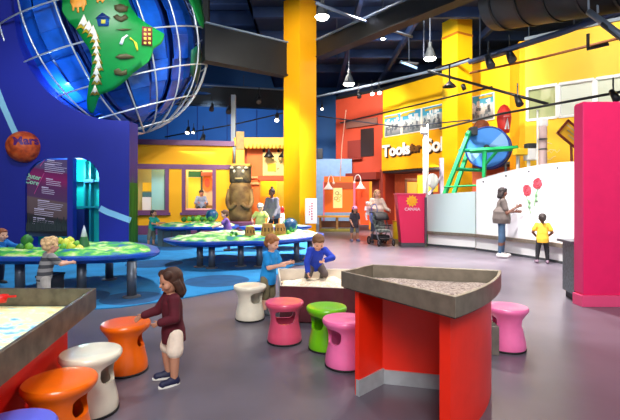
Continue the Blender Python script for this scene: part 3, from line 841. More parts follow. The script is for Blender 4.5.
for (cx_, cy, s) in ((104, 82, 26), (122, 100, 24), (138, 116, 22), (146, 138, 20), (150, 164, 18), (150, 188, 17), (154, 215, 20), (158, 240, 20), (150, 266, 20), (152, 290, 20), (145, 330, 18)):
    deco('mountain', [(cx_-s*1.0, cy+s), (cx_-s*.4, cy+s*.7), (cx_, cy+s), (cx_+s*.5, cy+s*.75), (cx_+s*1.0, cy+s*.9), (cx_+s*.1, cy-s*1.1)], my)
    deco('snow_cap', [(cx_-s*.75, cy+s*.5), (cx_-s*.35, cy+s*.15), (cx_+s*.05, cy+s*.6), (cx_+s*.35, cy+s*.15), (cx_+s*.72, cy+s*.5), (cx_+s*.08, cy-s*1.15)], mw, r2+.04)
deco('llama', [(58, -30), (110, -30), (116, 14), (108, 26), (106, 40), (101, 40), (98, 26), (88, 26), (88, 46), (81, 46), (80, 28), (72, 26), (70, 40), (64, 40), (62, 20), (56, 8)], lo)
deco('llama', [(148, -30), (178, -30), (180, 2), (174, 12), (168, 4), (160, 4), (158, 12), (152, 8)], lo)
deco('hut', [(152, 66), (158, 95), (196, 95), (198, 68)], M('hut_blue', (22, 84, 168), .5)); deco('hut_roof', [(146, 68), (172, 46), (204, 66)], M('hut_roof', (18, 54, 124), .5), r2+.02)
deco('hut_window', [(168, 72), (168, 86), (184, 86), (184, 72)], M('hut_win', (230, 220, 90), .5), r2+.04)
deco('checker_tower', [(318, 96), (354, 100), (354, 168), (316, 164)], M('tower_brown', (124, 50, 56), .5))
for i in range(8): 
    cx_ = 324+(i % 2)*16; cy = 104+(i//2)*16; deco('tower_tile', [(cx_, cy), (cx_+9, cy+1), (cx_+9, cy+10), (cx_, cy+9)], M('tile_yellow', (240, 210, 90), .5), r2+.04)
deco('ribbon', [(234, 160), (246, 164), (254, 140), (268, 130), (262, 126), (244, 138)], M('ribbon_white', (226, 236, 246), .5))
deco('ribbon', [(272, 142), (286, 148), (298, 186), (304, 184), (298, 156), (274, 136)], M('ribbon_yellow', (222, 214, 60), .5))
for pts in ([(212, 60), (226, 52), (240, 62), (256, 52), (268, 66), (244, 80), (226, 74)], [(218, 208), (236, 198), (262, 196), (292, 208), (270, 214), (240, 216)], [(214, 256), (232, 248), (246, 260), (262, 252), (262, 272), (240, 276), (218, 272)], [(216, 20), (240, 14), (268, 26), (262, 42), (236, 46), (218, 36)], [(220, 108), (250, 104), (280, 106), (250, 112)]):
    deco('animal_relief', pts, br)
sph_patch('africa', [(180, -30), (196, -22), (202, 0), (204.5, 18), (204, 28), (200, 24), (194, 8), (188, -4)], GR*1.02, .05, green_c, gl, 3)
sph_patch('island', [(191, 50), (199, 44), (201, 60), (196, 84), (190, 72)], GR*.95, .04, M('island_green', (14, 88, 66), .5), gl, 2)

# ------------------------------------------------------------------ yellow playhouse
HL, HR, HD0, HD1 = X(60, 17.0), X(232.5, 18.2), 17.2, 18.2
P0 = Vector((X(70, 17.0), 17.0)); P1 = Vector((X(232.5, 18.0), 18.0)); hu = (P1-P0).normalized(); hn = Vector((-hu.y, hu.x)); HLn = (P1-P0).length
def hf(u, v, w_): p = P0+hu*u+hn*w_; return (p.x, p.y, v)
def hu_at(px): return (on_wall(px, P0, P1)-P0).dot(hu)
def hz(py, px=190): return Z(py, on_wall(px, P0, P1).y)
ho = thing('playhouse', 'yellow playhouse with purple trim and two big windows', 'playhouse', (P0.x, P0.y, 0))
hw0 = ho.location
wins = [(hu_at(130), hu_at(165.5)), (hu_at(185.5), hu_at(212.5))]
zt2, zb2 = hz(169.5), hz(210)
top = hz(145)
MB().plate([(0, 0), (HLn, 0), (HLn, top), (0, top)], [[(a, zb2), (b_, zb2), (b_, zt2), (a, zt2)] for a, b_ in wins], hf, .2).build('front_wall', yellow, ho, world=hw0)
mb = MB()
MB().plate([(HLn-.2, 0), (HLn, 0), (HLn, top), (HLn-.2, top)], [], lambda u, v, w_: hf(u, v, w_*3.0+.2), 1.0).build('side_wall', yellow, ho, world=hw0)
def strip(name, u0, u1, z0, z1, off, th, mat): return MB().plate([(u0, z0), (u1, z0), (u1, z1), (u0, z1)], [], lambda u, v, w_: hf(u, v, w_+off), th).build(name, mat, ho, world=hw0)
strip('cornice', -.1, HLn+.08, top-.02, top+.18, -.12, .35, purple)
strip('trim_band', 0, HLn, hz(169.5)+.02, hz(165)+.02, -.05, .06, purple)
strip('base_trim', 0, HLn+.03, 0, hz(225), -.05, .06, purple)
for a, b_ in wins:
    MB().plate([(a-.14, zb2-.14), (b_+.14, zb2-.14), (b_+.14, zt2+.02), (a-.14, zt2+.02)], [[(a, zb2), (b_, zb2), (b_, zt2), (a, zt2)]], lambda u, v, w_: hf(u, v, w_-.07), .1).build('window_frame', purple, ho, world=hw0)
    strip('sill', a-.2, b_+.2, zb2-.2, zb2-.1, -.16, .2, purple)
w1, w2 = wins
strip('interior_back_wall', 0, HLn-.2, 0, top, 1.4, .08, M('house_inside', (206, 196, 120), .6))
strip('interior_glass_screen', hu_at(148), hu_at(161), .3, zt2+.2, .7, .05, M('cyan_board', (150, 206, 200), .4))
strip('interior_dark_post', hu_at(161), hu_at(166.5), .3, zt2+.2, .75, .05, M('slate_green', (60, 104, 112), .5))
strip('interior_white_board', hu_at(138), hu_at(147), hz(212), hz(197), .75, .05, white)
strip('interior_yellow_board', hu_at(138), hu_at(147.5), hz(191), hz(182), .8, .05, yellow_b)
strip('interior_slate_band', hu_at(138), hu_at(149), hz(197), hz(192), .76, .05, M('slate_green2', (70, 120, 120), .5))
strip('interior_yellow_wall', hu_at(186), hu_at(199.5), .3, hz(176.5), .8, .05, M('lemon_wall', (250, 214, 26), .5))
strip('interior_green_band', hu_at(186), hu_at(200), hz(176), hz(170), .78, .05, M('house_green', (40, 116, 78), .5))
strip('interior_dark_post', hu_at(199), hu_at(201), .3, zt2, .7, .06, M('dark_olive', (60, 62, 30), .5))
strip('interior_cream_poster', hu_at(201.5), hu_at(211.5), hz(206), hz(172), .85, .05, M('cream_poster', (240, 196, 140), .5))
strip('counter', w2[0]-.1, w2[1]+.1, hz(208.6)-.06, hz(208.6), .1, .55, M('pink_counter', (226, 170, 170), .4))
# oval badge and hanging sign inside the second window
c = P0+hu*hu_at(206)+hn*.8
MB().plate([(c.x+.23*math.cos(2*PI*i/24), hz(182)+.38*math.sin(2*PI*i/24)) for i in range(24)], [], lambda u, v, w_: (u, c.y-.03+w_, v), .04).build('oval_badge', M('badge_orange', (240, 130, 20), .5), ho, world=hw0)
MB().plate([(c.x+.11*math.cos(2*PI*i/20), hz(182)+.2*math.sin(2*PI*i/20)) for i in range(20)], [], lambda u, v, w_: (u, c.y-.06+w_, v), .03).build('badge_centre', M('badge_red', (232, 84, 30), .5), ho, world=hw0)
MB().box((c.x, c.y-.12, hz(173)), (.5, .06, .2)).build('hanging_sign', M('hanging_sign', (200, 120, 90), .5), ho, world=hw0, bevel=.03)

# ------------------------------------------------------------------ totem
td = 16.6; tx = X(240.5, td)
to = thing('totem_pole', 'carved brown totem with dark mask head between playhouse and orange hut', 'totem', (tx, td, 0))
MB().lathe([(.52, 0), (.54, .06), (.54, Z(222, td)), (.50, Z(221, td))], 24).build('pedestal', M('plum_base', (110, 62, 92), .5), to)
z0, z1 = Z(222, td), Z(183, td)
body_m = M('totem_brown', (150, 118, 62), .7, col2=(96, 66, 30), scale=3, bump=.5, bscale=12)
MB().lathe([(.36, z0), (.42, z0+.1), (.46, z0+.35), (.42, z0+.6), (.40, z0+.8), (.45, z0+1.05), (.43, z1-.15), (.37, z1)], 24).build('carved_body', body_m, to, True)
mb = MB().lathe([(.38, z1), (.42, z1+.05), (.42, Z(166, td)-.05), (.36, Z(166, td))], 20); mb.build('mask_head', M('mask_dark', (42, 38, 30), .6, col2=(112, 96, 62), scale=5), to, True)
for sx in (-.17, .15):
    MB().sphere((sx, -.37, Z(172, td)), (.06, .05, .07), 12, 8).build('mask_eye', M('mask_pale', (206, 196, 160), .5), to, True)
MB().box((0, -.40, Z(179, td)), (.3, .08, .06)).build('mask_mouth', M('mask_pale2', (186, 160, 100), .5), to, bevel=.02)
for sx in (-.27, 0, .26): MB().sphere((sx, -.33-.06*(sx == 0), Z(168.3, td)), (.09, .05, .05), 10, 6).build('mask_brow', M('mask_pale', (206, 196, 160)), to, True)
for sx in (-1, 1):
    MB().tube(catmull([V3(.40*sx, -.1, z1-.25), V3(.46*sx, -.2, z1-.7), V3(.34*sx, -.36, z1-.95), V3(.12*sx, -.44, z1-.8)], 6, False), .085, 10).build('carved_arm', body_m, to, True)
MB().box((.05, 0, Z(165.5, td)), (.72, .6, .1)).build('cap_plate', M('totem_cap', (206, 160, 60), .6), to, bevel=.02)
MB().box((-.02, 0, Z(157.5, td)), (.33, .33, .55), .2).build('yellow_block', M('totem_yellow', (226, 166, 40), .5), to, bevel=.02)
MB().box((-.02, 0, Z(141, td)), (.31, .31, .70), .2).build('brown_block', M('totem_block', (138, 112, 56), .6, var=.2), to, bevel=.02)
wp = tag(MB().box((X(233.5, 20.5), 20.5, 3.2), (.2, .2, 6.4)).build('square_post', M('post_white', (206, 226, 240), .4)), 'tall white square post rising behind the playhouse corner', 'post')

# ------------------------------------------------------------------ orange hut
hd = 18.6
hx0, hx1 = X(247, hd), X(300, hd)
ht = thing('orange_hut', 'orange hut with scalloped yellow roof edge and lit window', 'hut', ((hx0+hx1)/2, hd, 0)); L0 = ht.location
op = [(X(259.5, hd), .0), (X(292, hd), .0), (X(292, hd), Z(180, hd)), (X(259.5, hd), Z(180, hd))]
MB().plate([(hx0, 0), (X(259.5, hd), 0), (X(259.5, hd), Z(180, hd)), (X(292, hd), Z(180, hd)), (X(292, hd), 0), (hx1, 0), (hx1, Z(147, hd)), (hx0, Z(147, hd))], [], lambda u, v, w_: (u, hd+w_, v), .2).build('front_wall', orange_w, ht, world=L0)
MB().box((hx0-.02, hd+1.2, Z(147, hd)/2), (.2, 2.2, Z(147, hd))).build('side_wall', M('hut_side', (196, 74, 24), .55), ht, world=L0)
MB().box(((hx0+hx1)/2, hd+2.2, 1.8), (hx1-hx0, .1, 3.4)).build('inside_wall', M('hut_inside', (240, 170, 40), .6), ht, world=L0)
MB().box((X(266, hd), hd+1.4, Z(188, hd)), (.7, .1, .7)).build('inside_picture', yellow_b, ht, world=L0)
MB().box(((hx0+hx1)/2-.15, hd+.7, Z(143, hd)), (hx1-hx0+.7, 2.4, .35)).build('cornice', M('cornice_yellow', (236, 186, 70), .6), ht, world=L0, bevel=.04)
mb = MB(); n = 17
for i in range(n):
    x = hx0-.35+(hx1-hx0+.5)*(i+.5)/n; mb.sphere((x, hd-.48, Z(147.5, hd)), (.085, .05, .12), 12, 8)
mb.build('scallop_edge', M('cornice_yellow', (236, 186, 70)), ht, True, world=L0)
for py in (177.5, 183.5): MB().box((hx0+.25, hd-.06, Z(py, hd)), (.62, .16, .09)).build('corner_band', M('band_peach', (240, 170, 100), .5), ht, world=L0, bevel=.01)
MB().box((X(276, hd), hd-.12, Z(178.5, hd)), (1.5, .3, .22)).build('lintel', M('lintel_orange', (206, 84, 30), .6), ht, world=L0, bevel=.02)
sgn = MB().box((X(277.5, hd), hd-.05, Z(164, hd)), (1.25, .06, 1.0)).build('sign_board', M('hut_sign', (255, 222, 130), .5), ht, world=L0)
MB().box((X(272, hd), hd-.09, Z(167.5, hd)), (.36, .03, .34)).build('yellow_note', yellow_b, ht, world=L0)
mb = MB()
for i, (a, b_) in enumerate(((273, 160), (276, 162), (279, 159), (281, 163), (278, 169), (271, 158), (275, 171))): mb.box((X(a, hd), hd-.085, Z(b_, hd)), (.11, .02, .05), rot=Matrix.Rotation(i*.7, 3, 'Y'))
mb.build('sign_marks', M('sign_mark', (150, 120, 40), .5), ht, world=L0)
def gooseneck(name, label, base, mat, s=1.0, drop=.22, dirx=1, glow=None, grp=None):
    t = thing(name, label, 'lamp', base, 0, grp)
    pts = catmull([V3(0, 0, 0), V3(.04*dirx*s, -.08*s, .22*s), V3(.14*dirx*s, -.22*s, .26*s), V3(.2*dirx*s, -.3*s, .12*s), V3(.2*dirx*s, -.3*s, 0)], 6, False)
    MB().tube(pts, .018*s, 8).build('arm', mat, t, True)
    MB().lathe([(.03*s, .02*s), (.05*s, -.05*s), (.09*s, -.12*s), (.19*s, -.24*s), (.185*s, -.245*s), (.08*s, -.13*s), (.02*s, -.02*s)], 20, (.2*dirx*s, -.3*s, 0), False).build('lamp_shade', mat, t, True)
    MB().sphere((.2*dirx*s, -.3*s, -.15*s), .055*s, 12, 8).build('bulb', M('bulb_warm', (255, 236, 190), .4, emit=4.0), t, True)
    MB().sphere((0, 0, 0), .05*s, 10, 8).build('wall_mount', mat, t, True)
    return t
gooseneck('gooseneck_lamp', 'black gooseneck lamp over the sign of the orange hut', V3(X(264, hd), hd-.02, Z(151, hd)), black, 1.25)
gooseneck('gooseneck_lamp', 'black gooseneck lamp at the right edge of the orange hut', V3(X(278.5, hd), hd-.02, Z(151, hd)), black, 1.25)

# ------------------------------------------------------------------ orange booth
bd = 19.8
bo = thing('display_booth', 'low orange display booth with two panels', 'booth', (X(345, bd), bd, 0)); L0 = bo.location
orange_p = M('booth_orange', (255, 122, 10), .5)
MB().box((X(338.5, bd), bd, (Z(182.5, bd)+.55)/2), (X(353, bd)-X(324, bd), .14, Z(182.5, bd)-.55+.0)).build('left_panel', orange_p, bo, world=L0)
bo.children[-1].location.z += .28
MB().box((X(338.5, bd), bd-.09, Z(185.7, bd)), (X(353, bd)-X(324, bd), .06, .30)).build('header_board', M('booth_brown', (176, 72, 20), .5), bo, world=L0)
MB().box((X(362.5, bd), bd+.2, 1.25), (.74, .14, 2.0), -.2).build('right_panel', M('booth_red', (250, 84, 8), .5), bo, world=L0)
MB().box((X(370.5, bd), bd+.1, 1.15), (.12, .3, 2.2)).build('end_post', M('booth_amber', (250, 150, 20), .5), bo, world=L0)
MB().box((X(354, bd), bd-.08, 1.2), (.09, .2, 1.95)).build('middle_post', M('booth_rose', (240, 120, 150), .5), bo, world=L0)
MB().box((X(323.8, bd), bd, 1.2), (.06, .2, 2.1)).build('end_post', M('booth_rose', (240, 120, 150)), bo, world=L0)
ps = thing('poster', 'pale yellow poster with a flower drawing on the orange booth', 'poster', (X(337.5, bd), bd-.13, Z(198, bd)))
MB().box((0, 0, 0), (.42, .02, .92)).build('sheet', M('poster_yellow', (255, 238, 160), .5), ps)
for dx, dz, c_ in ((-.03, .22, (120, 120, 80)), (.08, .1, (226, 190, 40)), (.02, -.1, (240, 200, 30)), (-.08, -.02, (150, 140, 90))):
    MB().tube([V3(dx+.08*math.cos(a*.5), -.015, dz+.07*math.sin(a*.5)) for a in range(13)], .014, 6, True).build('drawn_curl', M('curl_%d' % c_[0], c_, .5), ps)
bn = thing('bench', 'brown wooden bench ledge in front of the orange booth', 'bench', (X(337, 19.3), 19.3, 0))
MB().box((0, 0, .66), (1.75, .5, .08)).build('seat', M('bench_top', (196, 146, 50), .5), bn, bevel=.01)
for sx in (-.75, .0, .75): MB().box((sx, .05, .31), (.1, .4, .62)).build('leg', wood, bn)
MB().box((0, .18, .3), (1.6, .06, .3)).build('apron', M('bench_dark', (110, 58, 24), .6), bn)
MB().box((0.1, -.05, .06), (1.7, .55, .12)).build('plinth', M('bench_plinth', (120, 112, 40), .6), bn, bevel=.01)
gooseneck('gooseneck_lamp', 'white gooseneck lamp above the poster on the orange booth', V3(X(333.5, bd), bd-.1, Z(183, bd)), white, 1.25, dirx=-1)
gooseneck('gooseneck_lamp', 'white gooseneck lamp above the red-orange booth panel', V3(X(354, bd), bd-.1, Z(182.5, bd)), white, 1.25, dirx=1)
o = MB().tube([at(340, 181, bd-.1), at(342, 145, bd-.1), at(346, 110, bd)], .022, 6).build('power_cable', M('cable_pale', (214, 170, 150), .5)); tag(o, 'thin pale cable rising from the orange booth', 'cable')
o = MB().box((X(320, 25.1), 25.2, 4.1), (.32, .3, .6)).build('loudspeaker', black, bevel=.02); tag(o, 'small black loudspeaker standing on the pale partition beside the yellow column', 'loudspeaker')

# ------------------------------------------------------------------ white notice on the column
nd = 15.75
nt2 = thing('column_notice', 'white upright notice box with red lettering on the middle yellow column', 'notice', (X(311, nd), nd, Z(211, nd)))
MB().box((0, 0, 0), (.43, .22, .92)).build('box', white, nt2, bevel=.02)
mb = MB(); rnd = random.Random(2)
for k, dx in enumerate((-.05, .03)):
    for i in range(7 if k else 4): mb.box((dx+rnd.uniform(-.01, .01), -.113, .28-i*.095+(0 if k else -.12)), (.045 if k else .03, .006, .05))
mb.build('red_marks', M('notice_red', (214, 60, 80), .5), nt2)
# ------------------------------------------------------------------ white drawing wall (two pieces)
Pw = [Vector(p) for p in ((4.66, 12.05), (5.0, 11.25), (5.31, 10.4), (5.49, 9.7), (5.60, 9.0), (5.66, 8.2), (5.68, 7.2))]
Pw = [Vector((p.x, p.y)) for p in catmull([V3(p.x, p.y, 0) for p in Pw], 5, False)]
def toph(p): 
    px = CX+p.x/p.y*F
    t = max(0, min(1, (px-476)/(578-476))); py = 181-18*(1-(1-t)**1.8)
    return Z(py, p.y)
tops = [toph(p) for p in Pw]
dw = thing('drawing_wall', 'tall curved white drawing wall behind the woman and the girl', 'display wall', (5.3, 10.4, 0)); L0 = dw.location
MB().wallstrip(Pw, .10, .42, tops).build('panel', white_p, dw, smooth=False, world=L0)
MB().wallstrip(Pw, .07, .05, .42).build('base_panel', white, dw, world=L0)
MB().wallstrip(Pw, -.10, .36, .45).build('ledge', steel, dw, world=L0)
MB().wallstrip(Pw, -.02, 0, .055).build('skirting', grey_d, dw, world=L0)
MB().wallstrip(Pw, .12, [t-.0 for t in tops], [t+.03 for t in tops]).build('top_cap', M('cap_grey', (214, 218, 222), .4), dw, world=L0)
for px in (483, 506, 527, 560):
    q = min(Pw, key=lambda p: abs(CX+p.x/p.y*F-px)); MB().sphere((q.x-.03, q.y-.02, toph(q)-.09), .022, 10, 8).build('fixing', grey, dw, world=L0)
Pl = [Vector((3.62, 13.2)), Vector((4.66, 12.12))]
lw_ = thing('glass_drawing_wall', 'lower pale glass drawing wall beside the magenta kiosk', 'display wall', (4.1, 12.7, 0)); L0 = lw_.location
zl = [Z(194.5, 13.2), Z(191.5, 12.12)]
MB().wallstrip(Pl, .08, .44, zl).build('panel', cyan_p, lw_, world=L0)
MB().wallstrip(Pl, .06, .05, .42).build('base_panel', white, lw_, world=L0)
MB().wallstrip(Pl, -.10, .36, .45).build('ledge', steel, lw_, world=L0)
MB().wallstrip(Pl, -.02, 0, .06).build('skirting', grey_d, lw_, world=L0)
# flowers drawn on the wall
def wallpt(px, py, off=.012):
    a = None
    for p, q in zip(Pw, Pw[1:]):
        u0 = CX+p.x/p.y*F; u1 = CX+q.x/q.y*F
        if u0 <= px <= u1: a = (p, q)
    c = on_wall(px, *a); n_ = (a[1]-a[0]).normalized(); n_ = Vector((-n_.y, n_.x))
    if n_.x > 0: n_ = -n_
    return V3(c.x+n_.x*off, c.y+n_.y*off, Z(py, c.y))
red_dr = M('drawn_red', (204, 84, 98), .7, var=.25, scale=22); red_dk = M('drawn_dark_red', (170, 48, 66), .7); grn_dr = M('drawn_green', (140, 190, 140), .7)
for (px, py, rx, ry, sx, lab) in ((527.3, 190.5, 4.4, 6.2, 531, 'left red flower drawn low on the tall white wall'), (537.8, 183.5, 4.9, 6.2, 534.5, 'right and higher red flower drawn on the tall white wall')):
    fl = thing('flower_drawing', lab, 'drawing', wallpt(px, py)); L0 = fl.location
    rnd = random.Random(int(px)); mb = MB(); c = mb.bm.verts.new(wallpt(px, py)); ring_ = []
    for i in range(22):
        a = 2*PI*i/22; k = rnd.uniform(.82, 1.05); ring_.append(mb.bm.verts.new(wallpt(px+rx*k*math.cos(a), py+ry*k*math.sin(a))))
    for i in range(22): mb.face((c, ring_[i], ring_[(i+1) % 22]))
    mb.build('bloom', red_dr, fl, world=L0)
    for r_ in (.35, .68): MB().tube([wallpt(px+rx*r_*math.cos(a*.5+r_), py+ry*r_*math.sin(a*.5+r_), .016) for a in range(10)], .007, 6).build('petal_stroke', red_dk, fl, world=L0)
    MB().tube([wallpt(px, py+ry, .014), wallpt((px+sx)/2, py+ry+7, .014), wallpt(sx, py+ry+16, .014)], .014, 6).build('stem', grn_dr, fl, world=L0)
    for k in (5, 10):
        b_ = wallpt((px+sx)/2+.5, py+ry+k, .014); MB().sphere(b_, (.02, .06, .05), 10, 6).build('leaf', grn_dr, fl, world=L0)

# ------------------------------------------------------------------ magenta kiosk
kd = 12.95
ki = thing('kiosk', 'tapered magenta kiosk with yellow sun emblem beside the glass wall', 'kiosk', (X(412, kd), kd, 0)); L0 = ki.location
zt_k = Z(194.3, kd)
def quadbox(mb, x0b, x1b, x0t, x1t, z0, z1, y0, y1):
    b_ = [mb.bm.verts.new(p) for p in ((x0b, y0, z0), (x1b, y0, z0), (x1b, y1, z0), (x0b, y1, z0))]; t_ = [mb.bm.verts.new(p) for p in ((x0t, y0, z1), (x1t, y0, z1), (x1t, y1, z1), (x0t, y1, z1))]
    for k in range(4): mb.face((b_[k], b_[(k+1) % 4], t_[(k+1) % 4], t_[k]))
    mb.face(b_[::-1]); mb.face(t_); return mb
quadbox(MB(), X(401.6, kd), X(424.5, kd), X(397, kd), X(425.7, kd), .11, zt_k, kd, kd+.45).build('body', M('kiosk_magenta', (236, 36, 92), .45), ki, world=L0)
MB().box((X(413, kd), kd+.22, .055), (X(425, kd)-X(401.5, kd), .44, .11)).build('base', grey, ki, world=L0)
MB().box((X(411.3, kd), kd+.2, zt_k+.015), (X(426.5, kd)-X(396, kd), .52, .03)).build('top', M('kiosk_top', (238, 96, 130), .4), ki, world=L0)
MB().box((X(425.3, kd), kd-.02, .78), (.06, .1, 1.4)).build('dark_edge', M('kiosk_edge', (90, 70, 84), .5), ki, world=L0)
sc = (X(411.8, kd), Z(201, kd)); sr = .115
mb = MB().lathe([(sr, 0), (sr, .03)], 28); 
sun = MB(); sun.plate([(sc[0]+(sr*1.62 if i % 2 else sr*1.12)*math.cos(PI*i/11), sc[1]+(sr*1.62 if i % 2 else sr*1.12)*math.sin(PI*i/11)) for i in range(22)], [], lambda u, v, w_: (u, kd-.02+w_, v), .03)
mb.bm.free(); sun.build('sun_rays', M('sun_yellow', (255, 196, 20), .5), ki, world=L0)
MB().sphere((sc[0], kd-.02, sc[1]), (sr, .02, sr), 24, 10).build('sun_disc', M('sun_gold', (250, 172, 16), .5), ki, True, world=L0)
text_obj('lettering', 'CANAIA', .125, M('kiosk_text', (246, 206, 220), .5), face_mtx(V3(X(412.3, kd), kd-.008, Z(209.3, kd)), (1, 0, 0)), ki, .006, .003, world=L0)

# ------------------------------------------------------------------ objects behind the white wall: wheel, frame, posts
wd_ = 14.4; wc = at(487, 147.5, wd_); wr = 20.5/F*wd_
wh = thing('pinwheel_drum', 'big blue pinwheel drum held in the green frame', 'wheel', wc)
ax = V3(-.52, -.85, 0).normalized(); up = V3(0, 0, 1); sdv = up.cross(ax).normalized()
def wp3(r, a, o): return sdv*r*math.cos(a)+up*r*math.sin(a)+ax*o
wb1 = M('wheel_blue', (64, 140, 226), .4); wb2 = M('wheel_pale', (132, 180, 232), .4); wb3 = M('wheel_deep', (22, 66, 160), .45)
mb = MB(); mb.loft([[wp3(wr, 2*PI*i/48, o) for i in range(48)] for o in (-.5, 0)], True); mb.build('drum', wb3, wh, True); smooth_by_angle(wh.children[-1])
for i in range(8):
    mb = MB(); q = [[wp3(r, 2*PI*(i+j/6)/8, .015) for j in range(7)] for r in (.05, wr*.97)]
    V = [[mb.bm.verts.new(p) for p in row] for row in q]
    for j in range(6): mb.face((V[0][j], V[0][j+1], V[1][j+1], V[1][j]))
    o = mb.build('blade', wb1 if i % 4 else wb2, wh); md = o.modifiers.new('s', 'SOLIDIFY'); md.thickness = .02
MB().tube([wp3(wr, 2*PI*i/48, .01) for i in range(48)], .03, 8, True).build('rim', wb3, wh, True)
MB().tube([ax*-.05, ax*.1], .09, 16).build('hub', grey_d, wh, True)
MB().tube([wp3(wr*1.0, 2*PI*i/48, -.5) for i in range(48)], .035, 8, True).build('rear_rim', globe_d, wh, True)
gf = thing('green_frame', 'green steel ladder frame carrying the blue wheel', 'frame', at(462, 190, 14.2)*1.0); gf.location.z = 0; L0 = gf.location
def bar(pts, r=.07, nm='strut', d=14.1): 
    P = [at(p[0], p[1], p[2] if len(p) > 2 else d) for p in pts]
    P = [p if p.z > .9 or True else p for p in P]
    MB().tube(P, r, 4).build(nm, green_f, gf, world=L0)
for dx, d in ((0, 14.3), (9, 14.9)):
    p1 = at(469.5+dx*.6, 131, d); p2 = at(444+dx, 196, d); k = (p1.z-0)/(p1.z-p2.z); foot = p1+(p2-p1)*k
    MB().tube([p1, foot], .085, 4).build('leg', green_f, gf, world=L0)
for a, b_ in (((459.5, 150.5), (470, 150.5)), ((453.5, 169), (486, 170.5)), ((466, 134), (475, 134))): bar((a+(14.3,), b_+(14.6,)), .06, 'rung')
bar(((470, 151, 14.0), (487, 150, 13.8), (518, 148, 13.6)), .085, 'axle_beam')
bar(((485, 151, 13.8), (484, 176, 13.9)), .07, 'post'); bar(((497, 151, 13.75), (485, 165, 13.85)), .045, 'brace')
MB().tube([at(484, 150, 13.9), V3(at(484, 150, 13.9).x, 13.9, 0)], .06, 4).build('post', green_f, gf, world=L0)
MB().tube([at(518, 148, 13.6), V3(at(518, 148, 13.6).x, 13.6, 0)], .06, 4).build('post', M('frame_white', (226, 226, 220), .5), gf, world=L0)
bar(((444, 187, 14.2), (476, 185.5, 14.2)), .03, 'tie_rod')
MB().box(at(473, 131.5, 14.5), (.22, .3, .3)).build('bearing', grey_d, gf, world=L0, bevel=.03)
ar = thing('winch_box', 'white and yellow box with a dark clamp at the end of the green beam', 'machine part', at(527, 152, 13.4))
MB().box((.12, 0, -.08), (.34, .3, .36)).build('box', white, ar, bevel=.02); MB().box((-.2, 0, .0), (.38, .28, .2), 0).build('yellow_arm', M('winch_yellow', (240, 200, 40), .5), ar, bevel=.02)
MB().box((.12, -.02, .19), (.34, .25, .14)).build('clamp', grey_d, ar, bevel=.02); MB().tube([(.05, 0, -.2), (.05, 0, -3.0)], .05, 8).build('post', white, ar)
gh = thing('red_rocket', 'red rounded rocket shape standing on the blue drum', 'model', at(504, 133, 14.9))
MB().lathe([(.17, 0), (.20, .2), (.24, .5), (.22, .75), (.12, .93), (.02, .99)], 20).build('hull', M('rocket_red', (222, 52, 40), .45), gh, True)
MB().tube([(-.05, -.22, .1), (0, -.26, .45), (.06, -.22, .1)], .03, 6).build('white_stripe', white, gh)
MB().lathe([(.13, .52), (.13, .55)], 16, (0, -.14, 0)).build('collar', M('rocket_pink', (240, 150, 150), .5), gh)
MB().tube([(0, 0, 0), (.15, 0, -3.2)], .05, 8).build('mast', grey, gh)
bd2 = tag(MB().sphere(at(481.5, 127, 15.3), (.28, .2, .26), 16, 10).build('brown_boulder', M('boulder_brown', (140, 72, 34), .7, var=.2), None, True), 'brown boulder shape peeking over the blue wheel', 'model')
po = thing('round_duct_post', 'pinkish grey upright duct post with white cap under the office windows', 'post', (X(543, 13.0), 13.0, 0))
MB().lathe([(.11, 0), (.11, Z(126, 13))], 16).build('shaft', M('post_mauve', (196, 168, 166), .5), po, True); MB().box((0, 0, Z(123, 13)), (.22, .2, .22)).build('cap', white, po, bevel=.03)
for py in (140, 150): MB().lathe([(.12, Z(py, 13)), (.12, Z(py, 13)+.04)], 16).build('collar', grey, po)
po2 = tag(MB().lathe([(.028, 0), (.028, Z(110, 13.1))], 10, (X(537.5, 13.1), 13.1, 0)).build('thin_post', white), 'thin white post left of the pinkish duct post', 'post')
dm = thing('diamond_sign', 'tilted brown framed diamond sign leaning near the magenta wall', 'sign', at(572, 135, 12.2))
rt_ = Matrix.Rotation(math.radians(40), 3, 'Y')
MB().box((0, 0, 0), (.72, .03, .46), rot=rt_).build('panel', M('diamond_yellow', (250, 186, 40), .5), dm)
for (dx, dz, sx, sz) in ((0, .23, .76, .05), (0, -.23, .76, .05), (.36, 0, .05, .5), (-.36, 0, .05, .5)):
    MB().box(rt_ @ V3(dx, -.02, dz), (sx, .06, sz), rot=rt_).build('frame_bar', M('diamond_brown', (130, 48, 18), .5), dm)
for i in range(3): MB().box(rt_ @ V3(-.1+.06*i, -.025, .12-.1*i), (.42-.1*i, .01, .03), rot=rt_).build('mark', M('diamond_mark', (210, 190, 140), .5), dm)
MB().tube([(0, .05, -.1), (.1, .05, -3.3)], .035, 8).build('mast', M('diamond_brown', (130, 48, 18)), dm)
# chalk scribbles on the yellow wall right of the wheel
sd = thing('wall_scribbles', 'pale chalk like scribbles on the yellow wall under the office windows', 'decoration', (0, 0, 0))
rnd = random.Random(12)
for i in range(9):
    px = rnd.uniform(514, 562); py = rnd.uniform(136, 160); c = on_wall(px, C1, C2); pts = []
    for k in range(8): pts.append(V3(c.x+U.x*(k*.09)-Nn.x*.02, c.y+U.y*(k*.09)-Nn.y*.02, Z(py, c.y)+rnd.uniform(-.08, .08)))
    MB().tube(pts, .012, 5).build('stroke', M('chalk', (250, 224, 160), .7), sd)
